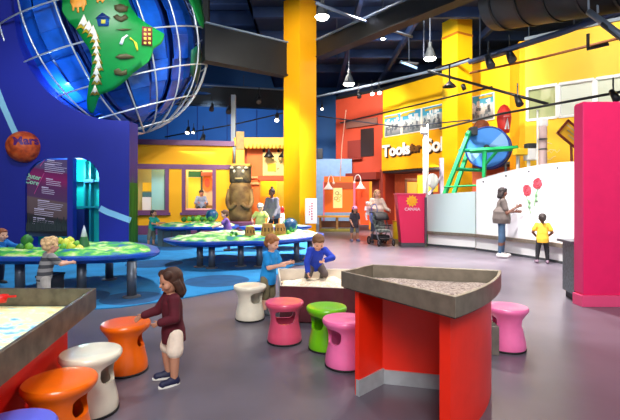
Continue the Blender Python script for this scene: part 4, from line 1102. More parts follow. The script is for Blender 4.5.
# exhibits under the tools sign
ex = thing('exhibit_mast', 'pale grey twin pole exhibit mast in front of the tools sign', 'mast', (X(425, 15.5), 15.5, 0))
MB().lathe([(.075, 0), (.075, Z(133, 15.5))], 14).build('pole', M('pole_grey', (198, 194, 200), .45), ex, True)
MB().lathe([(.03, 0), (.03, Z(124, 15.5))], 10, (.11, .05, 0)).build('thin_pole', white, ex, True)
MB().box((-.02, 0, Z(131, 15.5)), (.25, .2, .2)).build('top_box', M('pole_grey', (198, 194, 200)), ex, bevel=.02)
ex2 = thing('exhibit_mast', 'short pale post with diagonal brace left of the second yellow column', 'mast', (X(441.5, 16), 16, 0))
MB().box((0, 0, Z(158, 16)/2), (.13, .13, Z(158, 16))).build('pole', M('pole_lilac', (190, 176, 196), .45), ex2); MB().tube([(0, -.05, 2.3), (-.75, -.05, 1.2)], .05, 8).build('brace', M('pole_lilac', (190, 176, 196)), ex2)
MB().sphere((-.35, -.1, Z(181, 16)), (.2, .12, .28), 14, 10).build('white_float', white, ex2, True)
dr = thing('lit_doorway', 'yellow lit doorway with dark frame under the tools sign', 'doorway', (X(413, 21.5), 21.5, 0)); L0 = dr.location
MB().box((X(413, 21.5), 21.5, 1.15), (.65, .06, 2.3)).build('opening', M('door_amber', (206, 140, 20), .5), dr, world=L0)
for dx in (-.36, .36): MB().box((X(413, 21.5)+dx, 21.45, 1.2), (.1, .12, 2.4)).build('jamb', M('door_dark', (110, 56, 20), .6), dr, world=L0)
MB().box((X(413, 21.5), 21.45, 2.42), (.82, .12, .12)).build('lintel', M('door_dark', (110, 56, 20)), dr, world=L0)
for lab, px, py, d, c_, s in (('small yellow bin beside the stroller and kiosk', 397.5, 222, 15.5, (250, 204, 10), (.3, .3, .62)), ('orange upright panel right of the lit doorway', 420.5, 186, 20.5, (245, 150, 10), (.32, .1, 1.0)), ('yellow striped box behind the glass wall', 432, 186, 17.5, (240, 200, 60), (.4, .3, .5))):
    p = at(px, py, d); t = thing('bin' if 'bin' in lab else 'display_box', lab, 'bin' if 'bin' in lab else 'box', (p.x, p.y, 0))
    zz = p.z if 'bin' not in lab else .31
    MB().box((0, 0, zz), s).build('body', M('boxc_%d' % c_[2], c_, .5), t, bevel=.02)
    MB().box((0, 0, zz+s[2]/2+.02), (s[0]*1.05, s[1]*1.05, .04)).build('rim', M('boxr', (200, 120, 20), .5), t)
    if 'bin' not in lab: MB().box((0, 0, (zz-s[2]/2)/2), (.08, .08, zz-s[2]/2)).build('stand', grey, t)

# ------------------------------------------------------------------ magenta wall on the right with grey counter
mx0 = X(583.5, 5.64); my = 5.64
mw_ = thing('magenta_partition', 'tall magenta partition at the right edge with a pink base strip', 'partition', (4.6, my+.1, 0)); L0 = mw_.location
MB().box((mx0+1.3, my+.09, 1.42), (2.6, .18, 2.54)).build('panel', pink_w, mw_, world=L0, bevel=.004)
MB().box((mx0+1.3-.01, my+.085, .075), (2.64, .21, .15)).build('base_strip', pink_l, mw_, world=L0, bevel=.004)
MB().box((mx0-.006, my+.09, 1.42), (.012, .185, 2.5)).build('edge_trim', M('magenta_edge', (214, 40, 104), .4), mw_, world=L0)
gc_ = thing('side_counter', 'dark grey stone look counter attached behind the magenta partition', 'counter', (3.75, 6.1, 0)); L0 = gc_.location
granite = M('granite', (92, 104, 110), .45, var=.35, scale=30)
MB().prism([(3.70, 6.30), (3.60, 5.86), (4.4, 5.86), (4.4, 6.30)], .1, .80).build('cabinet', granite, gc_, world=L0)
MB().prism([(3.73, 6.27), (3.65, 5.86), (4.4, 5.86), (4.4, 6.27)], .0, .1).build('plinth', grey_d, gc_, world=L0)
MB().prism([(3.64, 6.34), (3.55, 5.85), (4.4, 5.85), (4.4, 6.34)], .80, .835).build('worktop', M('counter_top', (70, 78, 86), .35), gc_, world=L0)

# ------------------------------------------------------------------ map tables
relief = ramp_mat('relief_land', [(.30, (18, 96, 170)), (.40, (30, 130, 110)), (.47, (56, 168, 60)), (.54, (126, 200, 70)), (.62, (210, 220, 150)), (.74, (160, 140, 100))], scale=5.5, rough=.55)
relief2 = ramp_mat('relief_far', [(.30, (22, 90, 170)), (.40, (50, 150, 90)), (.48, (130, 200, 90)), (.56, (214, 222, 170)), (.66, (236, 236, 214)), (.78, (110, 150, 80))], scale=3.5, rough=.55)
tbl_blue = M('table_blue', (16, 76, 178), .3, var=.22, scale=5, coat=.2)
leg_g = M('table_leg_grey', (92, 100, 112), .4, .5)
bush_m = [M('bush_lime', (196, 206, 60), .6), M('bush_green', (110, 176, 50), .6), M('bush_yellow', (226, 220, 90), .6), M('bush_dark', (40, 110, 40), .6)]
def map_table(label, outline, h, legs, rel, amp, base, seed, lr=.065, th=.11):
    c = sum((Vector((p[0], p[1], 0)) for p in outline), V3(0, 0, 0))/len(outline)
    poly = [(v.x-c.x, v.y-c.y) for v in catmull([V3(p[0], p[1], 0) for p in outline], 7)]
    t = thing('map_table', label, 'table', c)
    mb = MB(); inn = inset(poly, .07); low = inset(poly, .12)
    n = len(poly)
    rings = [[(p[0], p[1], h-th) for p in low], [(p[0], p[1], h-.05) for p in poly], [(p[0], p[1], h-.01) for p in poly], [(p[0], p[1], h) for p in inn]]
    mb.loft(rings).build('tabletop', tbl_blue, t)
    heap(inset(poly, .09), h-.01, amp, 2.6, .05, .25, seed, base).build('relief_map', rel, t, True)
    for x, y in legs:
        lg = MB().lathe([(lr, .03), (lr, h-th+.01)], 18, (x-c.x, y-c.y, 0)).build('leg', leg_g, t, True)
        MB().lathe([(lr*1.9, .012), (lr*1.9, .03), (lr, .04)], 20, (x-c.x, y-c.y, 0)).build('foot_plate', grey, lg)
    return t, c
def bushes(t, c, spots, h):
    for i, (px, py, d, r, k) in enumerate(spots):
        p = at(px, py, d)-c; r *= .8; mb = MB(); mb.sphere(p, (r, r, r*1.05), 14, 10); mb.sphere(p+V3(0, 0, r*.6), r*.55, 12, 8)
        mb.build('model_bush', bush_m[k], t, True)
T1 = [(-2.30, 6.45), (-2.62, 6.05), (-3.1, 5.88), (-4.0, 5.82), (-5.2, 5.95), (-6.2, 6.1), (-6.2, 6.8), (-5.3, 6.75), (-4.6, 6.95), (-4.2, 7.7), (-3.3, 8.0), (-2.75, 7.5), (-2.45, 6.95)]
t1, c1 = map_table('near blue map table with green relief land and yellow bushes at left', T1, .62, [(-2.55, 6.15), (-3.32, 6.25), (-4.25, 6.3), (-3.5, 7.5)], relief, .08, .03, 1.0)
bushes(t1, c1, [(66, 243, 6.9, .085, 2), (70, 241.5, 7.1, .09, 0), (71, 248, 6.5, .085, 0), (77, 245, 6.7, .08, 1), (79.5, 249, 6.5, .075, 2), (63.5, 247.5, 6.6, .07, 1), (82, 246, 6.8, .07, 0), (73, 245, 6.9, .07, 2), (60, 241, 7.2, .07, 0), (27, 240.5, 6.9, .11, 3), (20, 248, 6.5, .075, 3), (29, 247, 6.6, .075, 1), (13, 252, 6.3, .05, 3), (34, 250, 6.4, .05, 1), (56, 251, 6.2, .045, 3)], .62)
p = at(84, 251, 6.75)-c1
MB().lathe([(.10, 0), (.085, .08), (.05, .22), (.02, .34), (.003, .38)], 12, p).build('model_peak', M('peak_green', (44, 110, 66), .6), t1, True)
MB().lathe([(.052, .21), (.026, .33), (.004, .40)], 12, p).build('peak_snow', M('peak_snow', (206, 214, 236), .5), t1, True)
bx = thing('storage_box', 'dark storage box standing under the near map table', 'box', (-3.62, 6.0, 0))
MB().box((0, 0, .17), (.22, .3, .34)).build('box_body', grey_d, bx, bevel=.01); MB().box((0, 0, .355), (.24, .32, .03)).build('lid', black, bx, bevel=.008)
T2 = [(-3.15, 9.35), (-2.75, 8.6), (-2.1, 8.35), (-1.4, 8.55), (-.8, 8.6), (-.2, 9.2), (.22, 9.9), (.30, 10.8), (-.4, 11.3), (-1.3, 10.9), (-2.0, 11.1), (-2.7, 10.4)]
t2, c2 = map_table('middle blue map table with pale green relief and brown pots', T2, .58, [(-2.28, 8.9), (-2.0, 8.75), (-1.45, 9.0), (-1.05, 8.95), (-.3, 9.6), (.0, 10.1)], relief2, .10, .03, 3.0)
bushes(t2, c2, [(232, 233, 9.4, .05, 3), (236, 234, 9.3, .045, 3), (231, 235, 9.2, .04, 1), (250, 238, 8.9, .05, 3), (253, 237, 9.0, .05, 1), (288, 232, 9.5, .05, 1), (243, 236, 9.2, .04, 2)], .58)
T3 = [(-4.75, 13.0), (-4.2, 12.45), (-3.2, 12.5), (-2.5, 12.3), (-2.2, 13.0), (-2.4, 14.0), (-3.2, 14.3), (-4.2, 14.2), (-4.8, 13.7)]
t3, c3 = map_table('far blue map table in front of the yellow playhouse', T3, .62, [(-2.7, 12.9), (-3.35, 13.0)], relief2, .12, .03, 5.0)
MB().box((-4.1-c3.x, 13.0-c3.y, .27), (.85, .5, .54)).build('cabinet_stand', M('stand_slate', (56, 78, 84), .5), t3)
for k in range(3): MB().box((-4.35+k*.25-c3.x, 12.74-c3.y, .28), (.03, .02, .5)).build('stand_rib', grey_d, t3)
bushes(t3, c3, [(184, 219.5, 13.3, .10, 3), (189, 219, 13.2, .09, 1), (193, 218.8, 13.4, .11, 3), (197, 219, 13.0, .10, 1), (202, 219.2, 13.1, .09, 3), (206, 218.8, 13.3, .1, 1), (210, 219, 13.0, .09, 3), (199, 217.8, 13.6, .1, 1)], .62)
T4 = [(-2.0, 12.1), (-1.6, 11.75), (-.9, 11.7), (-.3, 11.9), (.05, 12.4), (-.3, 12.95), (-1.1, 13.0), (-1.7, 12.7)]
t4, c4 = map_table('small blue map table under the earth ball behind the pots', T4, .66, [(-1.5, 12.3), (-.4, 12.4)], relief2, .05, .02, 7.0)
# pots
for i, (px, pyb, d, s, lab) in enumerate(((250, 237.5, 9.1, .92, 'leftmost brown pot with dark slits on the middle map table'), (267.5, 236.5, 9.2, 1.15, 'biggest brown pot in the middle of the three on the map table'), (280, 235, 9.5, 1.05, 'rightmost brown pot beside the earth ball'))):
    p = at(px, pyb, d); p.z = .60
    pt = thing('model_pot', lab, 'model pot', p, 0, None)
    MB().lathe([(.11*s, 0), (.125*s, .05*s), (.115*s, .17*s), (.095*s, .24*s), (.098*s, .26*s), (.08*s, .26*s), (.07*s, .2*s)], 20).build('pot_body', M('pot_brown', (170, 122, 58), .65, var=.2, scale=14), pt, True)
    for a in (-.9, -.3, .3, .9):
        MB().box((math.sin(a)*.112*s, -math.cos(a)*.112*s, .15*s), (.022*s, .02, .07*s), a).build('slit', M('slit_dark', (56, 34, 16), .7), pt)
    MB().lathe([(.13*s, .01), (.132*s, .04)], 20).build('foot_band', M('pot_band', (120, 130, 50), .7), pt)
def earth_ball(label, p, r, face=True):
    t = thing('earth_ball', label, 'globe', p)
    MB().sphere((0, 0, r*1.12), r, 28, 18).build('ball', ramp_mat('earth_%d' % int(r*1000), [(.40, (12, 62, 104)), (.50, (16, 84, 130)), (.56, (30, 130, 90)), (.62, (90, 190, 80)), (.7, (190, 220, 200))], scale=2.2/r*.4, rough=.4), t, True)
    MB().lathe([(r*.5, 0), (r*.45, .02), (r*.15, .05), (r*.12, r*.25)], 16).build('stand', M('stand_navy', (16, 40, 90), .4), t)
    MB().tube([V3(r*1.08*math.cos(a*PI/12), 0, r*1.12+r*1.08*math.sin(a*PI/12)) for a in range(24)], r*.05, 8, True).build('ring', M('ring_teal', (20, 96, 140), .4), t, True)
    return t
earth_ball('blue green earth ball on the map table right of the brown pots', V3(X(290, 9.9), 9.9, .62), .165)
earth_ball('small dark blue earth ball on the far map table by the playhouse window', V3(X(212, 13.2), 13.2, .74), .17)
lh = thing('model_lighthouse', 'tiny red and white lighthouse model beside the woman in grey', 'model', V3(X(282.3, 12.4), 12.4, .66))
MB().lathe([(.07, 0), (.075, .12), (.055, .36)], 14).build('tower', white, lh, True); MB().lathe([(.058, .36), (.058, .50), (.05, .52), (.0, .58)], 14).build('lantern', M('lh_red', (220, 40, 40), .4), lh, True); MB().lathe([(.068, .16), (.066, .24)], 14).build('red_band', M('lh_red', (220, 40, 40)), lh)
# ------------------------------------------------------------------ stools
def make_stool_meshes():
    outer_ = [(.150, .010), (.166, .014), (.171, .035), (.164, .09), (.150, .15), (.141, .20), (.140, .25), (.150, .30), (.168, .335), (.184, .355), (.192, .372), (.192, .388), (.184, .399), (.165, .403), (.09, .398), (.0005, .396)]
    inner_ = [(.0005, .345), (.12, .345), (.135, .325), (.124, .29), (.116, .25), (.117, .20), (.126, .15), (.138, .09), (.143, .010)]
    mb = MB(); mb.lathe(outer_[::1]+inner_, 64, cap=False)
    # close the ring at the foot
    bm = mb.bm; bm.verts.ensure_lookup_table()
    n = 64; a = [bm.verts[i] for i in range(n)]; b = [bm.verts[len(bm.verts)-n+i] for i in range(n)]
    for k in range(n): mb.face((b[k], b[(k+1) % n], a[(k+1) % n], a[k]))
    bmesh.ops.remove_doubles(bm, verts=bm.verts, dist=.0008)
    body = mb.build('stool_body', white, None, True)
    hole = []
    for i in range(40):
        a_ = 2*PI*i/40; cx_ = math.copysign(abs(math.cos(a_))**.5, math.cos(a_)); sz_ = math.copysign(abs(math.sin(a_))**.5, math.sin(a_))
        wd2 = .094*(1+.12*sz_); hole.append((cx_*wd2, .268+sz_*.066))
    cut = MB().plate(hole, [], lambda u, v, w_: (u, -.3+w_, v), .6).build('cut', white)
    md = body.modifiers.new('b', 'BOOLEAN'); md.operation = 'DIFFERENCE'; md.object = cut; md.solver = 'EXACT'
    bake(body)
    me_c = cut.data; bpy.data.objects.remove(cut); bpy.data.meshes.remove(me_c)
    smooth_by_angle(body, .7)
    body.data.materials.clear(); body.data.materials.append(white)
    ring = MB(); ring.lathe([(.140, 0), (.164, 0), (.1725, .006), (.172, .019), (.160, .019), (.146, .014), (.140, .010)], 48, cap=False); bm = ring.bm; bm.verts.ensure_lookup_table()
    N = len(bm.verts); 
    for k in range(48): ring.face((bm.verts[N-48+k], bm.verts[N-48+(k+1) % 48], bm.verts[(k+1) % 48], bm.verts[k]))
    ro = ring.build('rubber_ring', rubber, None, True)
    return body, ro
sb, sr_ = make_stool_meshes()
first = True
def stool(px, pys, col, label, rz, group=None, k=1.0):
    """px, pys: pixel of the seat centre"""
    global first
    d = (CH-.40)*F/(pys-HY); p = V3(X(px, d), d, 0)
    t = thing('stool', label, 'stool', p, math.radians(rz), group)
    if first: b, r = sb, sr_
    else: b = sb.copy(); r = sr_.copy(); COL.objects.link(b); COL.objects.link(r)
    m = M('stool_%d_%d_%d' % col, col, .28, var=.05, scale=9, coat=.25)
    if not first: b.data = sb.data.copy()
    b.data.materials.clear(); b.data.materials.append(m)
    b.parent = t; r.parent = t; first = False
    return t
ORG = (240, 104, 6); WHT = (236, 228, 206); PNK = (222, 80, 114); GRN = (112, 196, 8); HPK = (244, 116, 174); BLU = (96, 104, 218)
stool(60, 379, ORG, 'nearest orange stool between the white stool and the blue one', -85)
stool(91, 351, WHT, 'white stool between the two orange stools at the left sand table', -90)
stool(126, 322, ORG, 'orange stool the toddler in burgundy touches', -80)
stool(8, 428, BLU, 'periwinkle blue stool cut off by the lower left corner', 0)
stool(250, 285, WHT, 'cream white stool beside the boy in the blue t-shirt', 52)
stool(284.5, 301, PNK, 'rose pink stool with its opening facing the camera', 8)
stool(326.5, 306, GRN, 'lime green stool between two pink stools', -55)
stool(345, 318, HPK, 'bright pink stool against the red sand table', -58)
stool(506.5, 306, HPK, 'pink stool on the right side of the red sand table', 80)

# ------------------------------------------------------------------ red sand table in front
RH = .88
def arcpts(p, q, bulge, n=12):
    p = Vector(p); q = Vector(q); m = (p+q)/2; t = q-p; nrm = Vector((t.y, -t.x)).normalized(); out = []
    for i in range(n+1):
        u = i/n; out.append(p+t*u+nrm*bulge*4*u*(1-u))
    return out
L_, F_, R_, BL_ = Vector((.227, 3.15)), Vector((.781, 2.305)), Vector((1.42, 3.19)), Vector((.5, 3.49))
outl = [L_]+arcpts(F_, R_, .06)+[BL_]
st = thing('sand_table', 'red wedge shaped sand table with steel rim, front right', 'sand table', (.75, 3.0, 0)); L0 = st.location
MB().ringwall(outl, inset(outl, .022), RH-.115, RH).build('steel_rim', steel, st, world=L0, bevel=.004)
MB().prism(inset(outl, .015), RH-.125, RH-.10).build('tray_floor', steel_d, st, world=L0)
for i in range(9): 
    pass
A0, A1, A2 = Vector((.35, 3.07)), Vector((.555, 3.29)), Vector((1.20, 3.125))
bf, br_ = Vector((.80, 2.45)), Vector((1.338, 3.17))
MB().wallstrip([A0, A1], .035, .0, RH-.12).build('left_panel', red_p, st, world=L0)
MB().wallstrip([A1, A2], .035, .0, RH-.12).build('back_panel', red_p, st, world=L0)
arc_ = arcpts(bf, br_, .05, 14)
MB().wallstrip(arc_, .07, .0, RH-.12).build('curved_front_panel', red_p, st, world=L0)
MB().wallstrip([A0+Vector((.0, -.012)), A1+Vector((.012, -.012))], .03, .0, .115).build('kick_plate', M('kick_steel', (176, 180, 184), .3, .25, var=.1, scale=10), st, world=L0)
MB().wallstrip([A1+Vector((0, -.014)), A2+Vector((0, -.014))], .03, .0, .105).build('kick_plate', M('kick_steel', (168, 170, 172)), st, world=L0)
sand_m = ramp_mat('sand_mauve', [(.3, (120, 100, 96)), (.5, (176, 156, 146)), (.7, (214, 198, 186))], scale=60, rough=.9)
so_ = heap(inset(outl, .03), RH-.10, .06, 4.5, .022, .16, 2.0, .0).build('sand', sand_m, None, True)
tag(so_, 'pinkish gravel sand filling the red wedge table', 'sand', kind='stuff')

# low troughs
TL = [Vector((X(277.5, 6.1), 6.1)), ]
ta = g(279.8, 322); 
h2 = .42
f2 = [Vector((-.345, 4.93)), Vector((-.14, 4.90)), Vector((.1, 4.86)), Vector((.37, 4.80)), Vector((.80, 4.62))]
b2_ = [Vector((1.05, 6.02)), Vector((.55, 6.12)), Vector((-.46, 6.15))]
out2 = f2+b2_
tr2 = thing('sand_trough', 'low metal sand trough where the boy in royal blue plays', 'sand table', (.2, 5.5, 0)); L0 = tr2.location
rim_m = M('trough_beige', (206, 198, 186), .45, .15, var=.08)
MB().ringwall(out2, inset(out2, .02), .23, h2).build('rim', rim_m, tr2, world=L0, bevel=.004)
MB().wallstrip(f2, .02, .02, h2-.005).build('front_apron', M('trough_plum', (104, 54, 62), .32, .35, var=.2, scale=4), tr2, world=L0+V3(0, .022, 0))
MB().prism(inset(out2, .03), 0, .25).build('trough_base', M('trough_plum', (104, 54, 62)), tr2, world=L0)
sand2 = ramp_mat('sand_cream', [(.3, (206, 176, 140)), (.55, (238, 220, 192)), (.8, (252, 244, 228))], scale=40, rough=.9)
s2 = heap(inset(out2, .03), .25, .17, 2.6, .035, .25, 9.0, .02).build('sand', sand2, None, True)
tag(s2, 'pale cream sand heaped in the low trough', 'sand', kind='stuff')
o3 = [Vector((.95, 4.1))]+arcpts((1.70, 3.86), (1.70, 4.62), .03, 8)+[Vector((1.15, 4.75))]
tr3 = thing('sand_trough', 'low dark grey sand trough peeping out behind the red sand table at right', 'sand table', (1.45, 4.3, 0)); L0 = tr3.location
MB().ringwall(o3, inset(o3, .022), .0, .26).build('box', M('trough_grey', (112, 106, 98), .5, .3, var=.15, scale=14), tr3, world=L0, bevel=.004)
MB().prism(inset(o3, .01), .02, .12).build('tray_floor', steel_d, tr3, world=L0)
s3 = heap(inset(o3, .03), .12, .14, 5, .04, .15, 4.0, .02).build('sand', M('sand_pale', (206, 208, 200), .9, var=.15, scale=40), None, True); tag(s3, 'pale grey sand in the low trough behind the red table', 'sand', kind='stuff')

# left sand table; the light projected on its sand is painted into the colour
RH = .75
ol = [Vector((-1.58, 3.18)), Vector((-3.3, 3.20)), Vector((-3.3, .75)), Vector((-1.11, .75))]
lt_ = thing('sand_table', 'red sand table with steel rim and sand painted with projected colours, lower left corner', 'sand table', (-2.2, 2.0, 0)); L0 = lt_.location
MB().ringwall(ol, inset(ol, .022), RH-.148, RH).build('steel_rim', steel_d, lt_, world=L0, bevel=.004)
MB().prism(inset(ol, .015), RH-.158, RH-.13).build('tray_floor', M('tray_green', (96, 120, 96), .5, .3), lt_, world=L0)
bi = [Vector((-1.72, 3.05)), Vector((-3.1, 3.07)), Vector((-3.1, .95)), Vector((-1.33, .95))]
MB().prism(bi, .0, RH-.15).build('base_panel', M('red_laminate_dark', (226, 24, 16), .4, var=.05), lt_, world=L0)
MB().ringwall(inset(bi, -.006), inset(bi, .01), 0, .10).build('kick_plate', M('kick_steel', (168, 170, 172)), lt_, world=L0)
cs = bpy.data.materials.new('sand_painted_projection'); cs.use_nodes = True
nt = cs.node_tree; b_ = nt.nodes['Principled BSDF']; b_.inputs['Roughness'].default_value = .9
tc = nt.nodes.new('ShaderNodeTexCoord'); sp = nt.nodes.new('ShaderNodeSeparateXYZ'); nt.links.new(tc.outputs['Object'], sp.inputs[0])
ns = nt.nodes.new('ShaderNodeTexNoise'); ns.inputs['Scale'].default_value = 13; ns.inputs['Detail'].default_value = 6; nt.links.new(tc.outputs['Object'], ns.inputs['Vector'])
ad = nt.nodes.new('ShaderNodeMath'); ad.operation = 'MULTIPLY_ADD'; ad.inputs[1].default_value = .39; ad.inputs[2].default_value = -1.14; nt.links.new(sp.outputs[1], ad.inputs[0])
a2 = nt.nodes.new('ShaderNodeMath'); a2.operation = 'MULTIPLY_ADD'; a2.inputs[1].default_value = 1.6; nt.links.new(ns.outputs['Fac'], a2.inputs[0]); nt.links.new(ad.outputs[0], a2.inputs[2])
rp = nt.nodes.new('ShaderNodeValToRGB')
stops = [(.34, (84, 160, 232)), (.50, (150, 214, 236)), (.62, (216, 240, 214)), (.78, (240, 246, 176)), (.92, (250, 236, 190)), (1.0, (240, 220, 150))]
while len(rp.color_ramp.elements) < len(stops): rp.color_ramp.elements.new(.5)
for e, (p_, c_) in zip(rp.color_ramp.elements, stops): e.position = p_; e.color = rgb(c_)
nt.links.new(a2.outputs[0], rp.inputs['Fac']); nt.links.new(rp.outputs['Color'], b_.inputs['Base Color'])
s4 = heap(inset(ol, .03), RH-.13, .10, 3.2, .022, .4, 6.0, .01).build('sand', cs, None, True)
tag(s4, 'sand in the left sand table, blue green and cream projected light painted in', 'sand', kind='stuff')
rb = thing('sand_toy', 'small red scoop lying in the sand at the left picture edge', 'toy', (-2.14, 2.98, RH-.06))
MB().lathe([(.03, 0), (.045, .05), (.041, .05), (.028, .006)], 16).build('scoop_bowl', M('toy_red', (206, 24, 20), .4), rb, True); MB().tube([(.04, 0, .04), (.12, -.03, .05)], .008, 6).build('handle', M('toy_red', (206, 24, 20)), rb)
# ------------------------------------------------------------------ people
cl = lambda n, c, **k: M('cloth_'+n, c, .85, var=.12, scale=12, **k)
def TOP(n, c, sleeve='short', **k): return dict(mat=cl(n, c), sleeve=sleeve, **k)
def BOT(n, c, ln_=1.0, **k): return dict(mat=cl(n, c), len=ln_, **k)
SH = lambda n, c: M('shoe_'+n, c, .6)
# toddler in front
tp = V3(X(173.5, 3.33), 3.33, 0)
person('toddler in a burgundy top and white shorts reaching for the orange stool', tp, -58, .90, 1.0,
       dict(lean=3, lean2=4, armL=((.35, -.05, -1), (-.40, -.8, -.25)), armR=((-.22, -.50, -.8), (-.30, -.85, -.30)), legL=((.12, -.06, -1), (0, -.02, -1)), legR=((-.12, -.20, -1), (0, .10, -1)), head=(12, 8, 0), footL=(.15, -1, 0), footR=(-.15, -1, 0)),
       dict(top=TOP('burgundy', (84, 8, 28), 'long', low=-.22, flare=.016), bottom=BOT('cream_shorts', (238, 220, 200), .34, name='shorts', wide=.013), shoes=SH('navy', (22, 26, 62)), sole=SH('white_sole', (232, 230, 222))),
       'tan', ('shoulder', (62, 32, 18)), fine=.0045)
# boy blue t-shirt
person('boy in a blue t-shirt and khaki shorts standing at the low sand trough', V3(X(268, 5.30), 5.30, 0), 62, 1.0, .8,
       dict(lean=6, lean2=10, armL=((.15, -.35, -.9), (.1, -.95, .30)), armR=((-.15, -.3, -.9), (.25, -.95, .25)), head=(22, 8, 0)),
       dict(top=TOP('sky_blue', (20, 140, 214), low=-.20, flare=.012), bottom=BOT('khaki', (122, 112, 84), .52, name='shorts', wide=.012), shoes=SH('grey', (80, 84, 92))),
       'light', ('short', (150, 92, 48)), fine=.0055)
# boy royal blue kneeling in the trough
person('boy in a royal blue long sleeved top kneeling in the sand trough', V3(.07, 5.86, .26), 8, 1.0, .8,
       dict(pelvis=.25, lean=36, lean2=46, armL=((.45, -.55, -.45), (-.75, -.45, -.15)), armR=((-.32, -.40, -.9), (.05, -.30, -1)), legL=((.3, -1, -.55), (0, .98, -.14)), legR=((-.3, -1, -.55), (0, .98, -.14)), foot=(0, .8, -.7), head=(40, 4, 0), handR=(0, -.3, 0)),
       dict(top=TOP('royal_blue', (24, 58, 178), 'long', low=-.12), bottom=BOT('grey_brown', (92, 80, 76), 1.0), shoes=SH('dark', (50, 48, 50))),
       'light', ('short', (118, 78, 44)), fine=.0055)
# left children at the near map table
person('child in a blue top reaching over the near map table from the left', V3(X(-5, 7.1), 7.15, 0), 66, .97, .85,
       dict(lean=16, lean2=22, armL=((.1, -.9, -.35), (.0, -1, .02)), armR=((-.1, -.85, -.45), (.1, -1, -.05)), head=(8, 0, 0)),
       dict(top=TOP('azure', (20, 110, 190), 'long'), bottom=BOT('navy', (36, 44, 66), 1.0), shoes=SH('dark', (50, 48, 50))), 'light', ('short', (132, 72, 40)), fine=.006)
person('blond toddler in a striped grey shirt seen from behind at the near map table', V3(X(44, 5.48), 5.48, 0), 138, .95, 1.0,
       dict(lean=8, lean2=14, armL=((.3, -.6, -.6), (-.1, -.9, -.1)), armR=((-.35, -.55, -.6), (.1, -.95, .05)), head=(10, 0, 0)),
       dict(top=dict(mat=ramp_mat('striped_cloth', [(.0, (70, 72, 78)), (.12, (150, 150, 150)), (.24, (70, 72, 78)), (.36, (150, 150, 150)), (.48, (70, 72, 78)), (.6, (150, 150, 150)), (.72, (70, 72, 78)), (.84, (150, 150, 150))], vec='axis', axis=2, const=True, scale=1, rough=.85), sleeve='short'),
            bottom=BOT('pale_grey', (180, 176, 170), .5, name='shorts'), shoes=SH('dark', (50, 48, 50))), 'light', ('curly', (226, 190, 140)), fine=.006)
person('boy in a teal t-shirt standing at the left end of the far map table', V3(X(152, 13.0), 13.0, 0), 70, 1.12, .6,
       dict(lean=6, armL=((.2, -.6, -.7), (0, -1, .0)), armR=((-.2, -.5, -.8), (0, -1, -.1)), legR=((-.1, .15, -1), (0, .15, -1))),
       dict(top=TOP('teal', (20, 150, 136)), bottom=BOT('olive_grey', (110, 112, 96), .6, name='shorts', wide=.01), shoes=SH('grey', (80, 84, 92))), 'tan', ('short', (44, 32, 30)), fine=.009)
person('toddler in a purple top leaning on the middle map table', V3(X(228.5, 11.75), 11.75, 0), -78, 1.16, .7,
       dict(lean=10, lean2=14, armL=((.2, -.6, -.6), (0, -1, -.3)), armR=((-.2, -.6, -.7), (0, -1, -.2)), head=(14, 0, 0)),
       dict(top=TOP('lilac', (122, 86, 160)), bottom=BOT('plum', (84, 64, 100)), shoes=SH('dark', (50, 48, 50))), 'light', ('short', (100, 66, 44)), fine=.009)
person('person in a pale blue grey shirt reading at the counter inside the playhouse window', V3(X(200.5, 18.6), 18.65, .0), 20, 1.62, 0.15,
       dict(pelvis=1.08, lean=14, lean2=24, armL=((.3, -.3, -.9), (-.3, -.9, .1)), armR=((-.3, -.4, -.8), (.3, -.9, .1)), legL=((.1, -1, -.1), (0, 0, -1)), legR=((-.1, -1, -.1), (0, 0, -1)), head=(30, 10, 0)),
       dict(top=TOP('grey_blue', (140, 156, 180), 'long'), bottom=BOT('charcoal', (44, 46, 52)), shoes=SH('dark', (50, 48, 50))), 'tan', ('short', (34, 26, 24)), fine=.010)
sc_ = thing('stool', 'plain stool under the reader inside the playhouse', 'stool', V3(X(200.5, 18.75), 18.75, 0)); MB().lathe([(.17, .90), (.19, .93), (.17, .95)], 20).build('seat', wood, sc_)
for a in range(3): MB().tube([(.13*math.cos(a*2.1),   .13*math.sin(a*2.1), .9), (.19*math.cos(a*2.1), .19*math.sin(a*2.1), 0)], .02, 8).build('leg', wood, sc_)
person('child in a yellow green shirt and pale cap behind the brown pots', V3(X(260.5, 13.25), 13.25, 0), 5, 1.32, .5,
       dict(lean=10, lean2=16, armL=((.5, -.3, -.7), (-.1, -.9, -.4)), armR=((-.5, -.3, -.7), (.1, -.9, -.4)), head=(10, 0, 0)),
       dict(top=TOP('lime_check', (196, 206, 110)), bottom=BOT('denim', (52, 70, 110)), shoes=SH('dark', (50, 48, 50)), hat=cl('pale_cap', (176, 170, 156))), 'light', ('short', (70, 48, 36)), fine=.009)
person('woman in a grey top, dark hair in a bun, beside the small map table', V3(X(273.5, 13.6), 13.6, 0), -30, 1.76, 0.0,
       dict(lean=6, lean2=10, armL=((.2, -.2, -1), (0, -.6, -.8)), armR=((-.2, -.2, -1), (0, -.6, -.8)), head=(16, -6, 0)),
       dict(top=TOP('slate', (112, 112, 124), 'long', low=-.2), bottom=BOT('black', (38, 38, 44)), shoes=SH('dark', (50, 48, 50))), 'brown', ('bun', (32, 26, 28)), fine=.010)
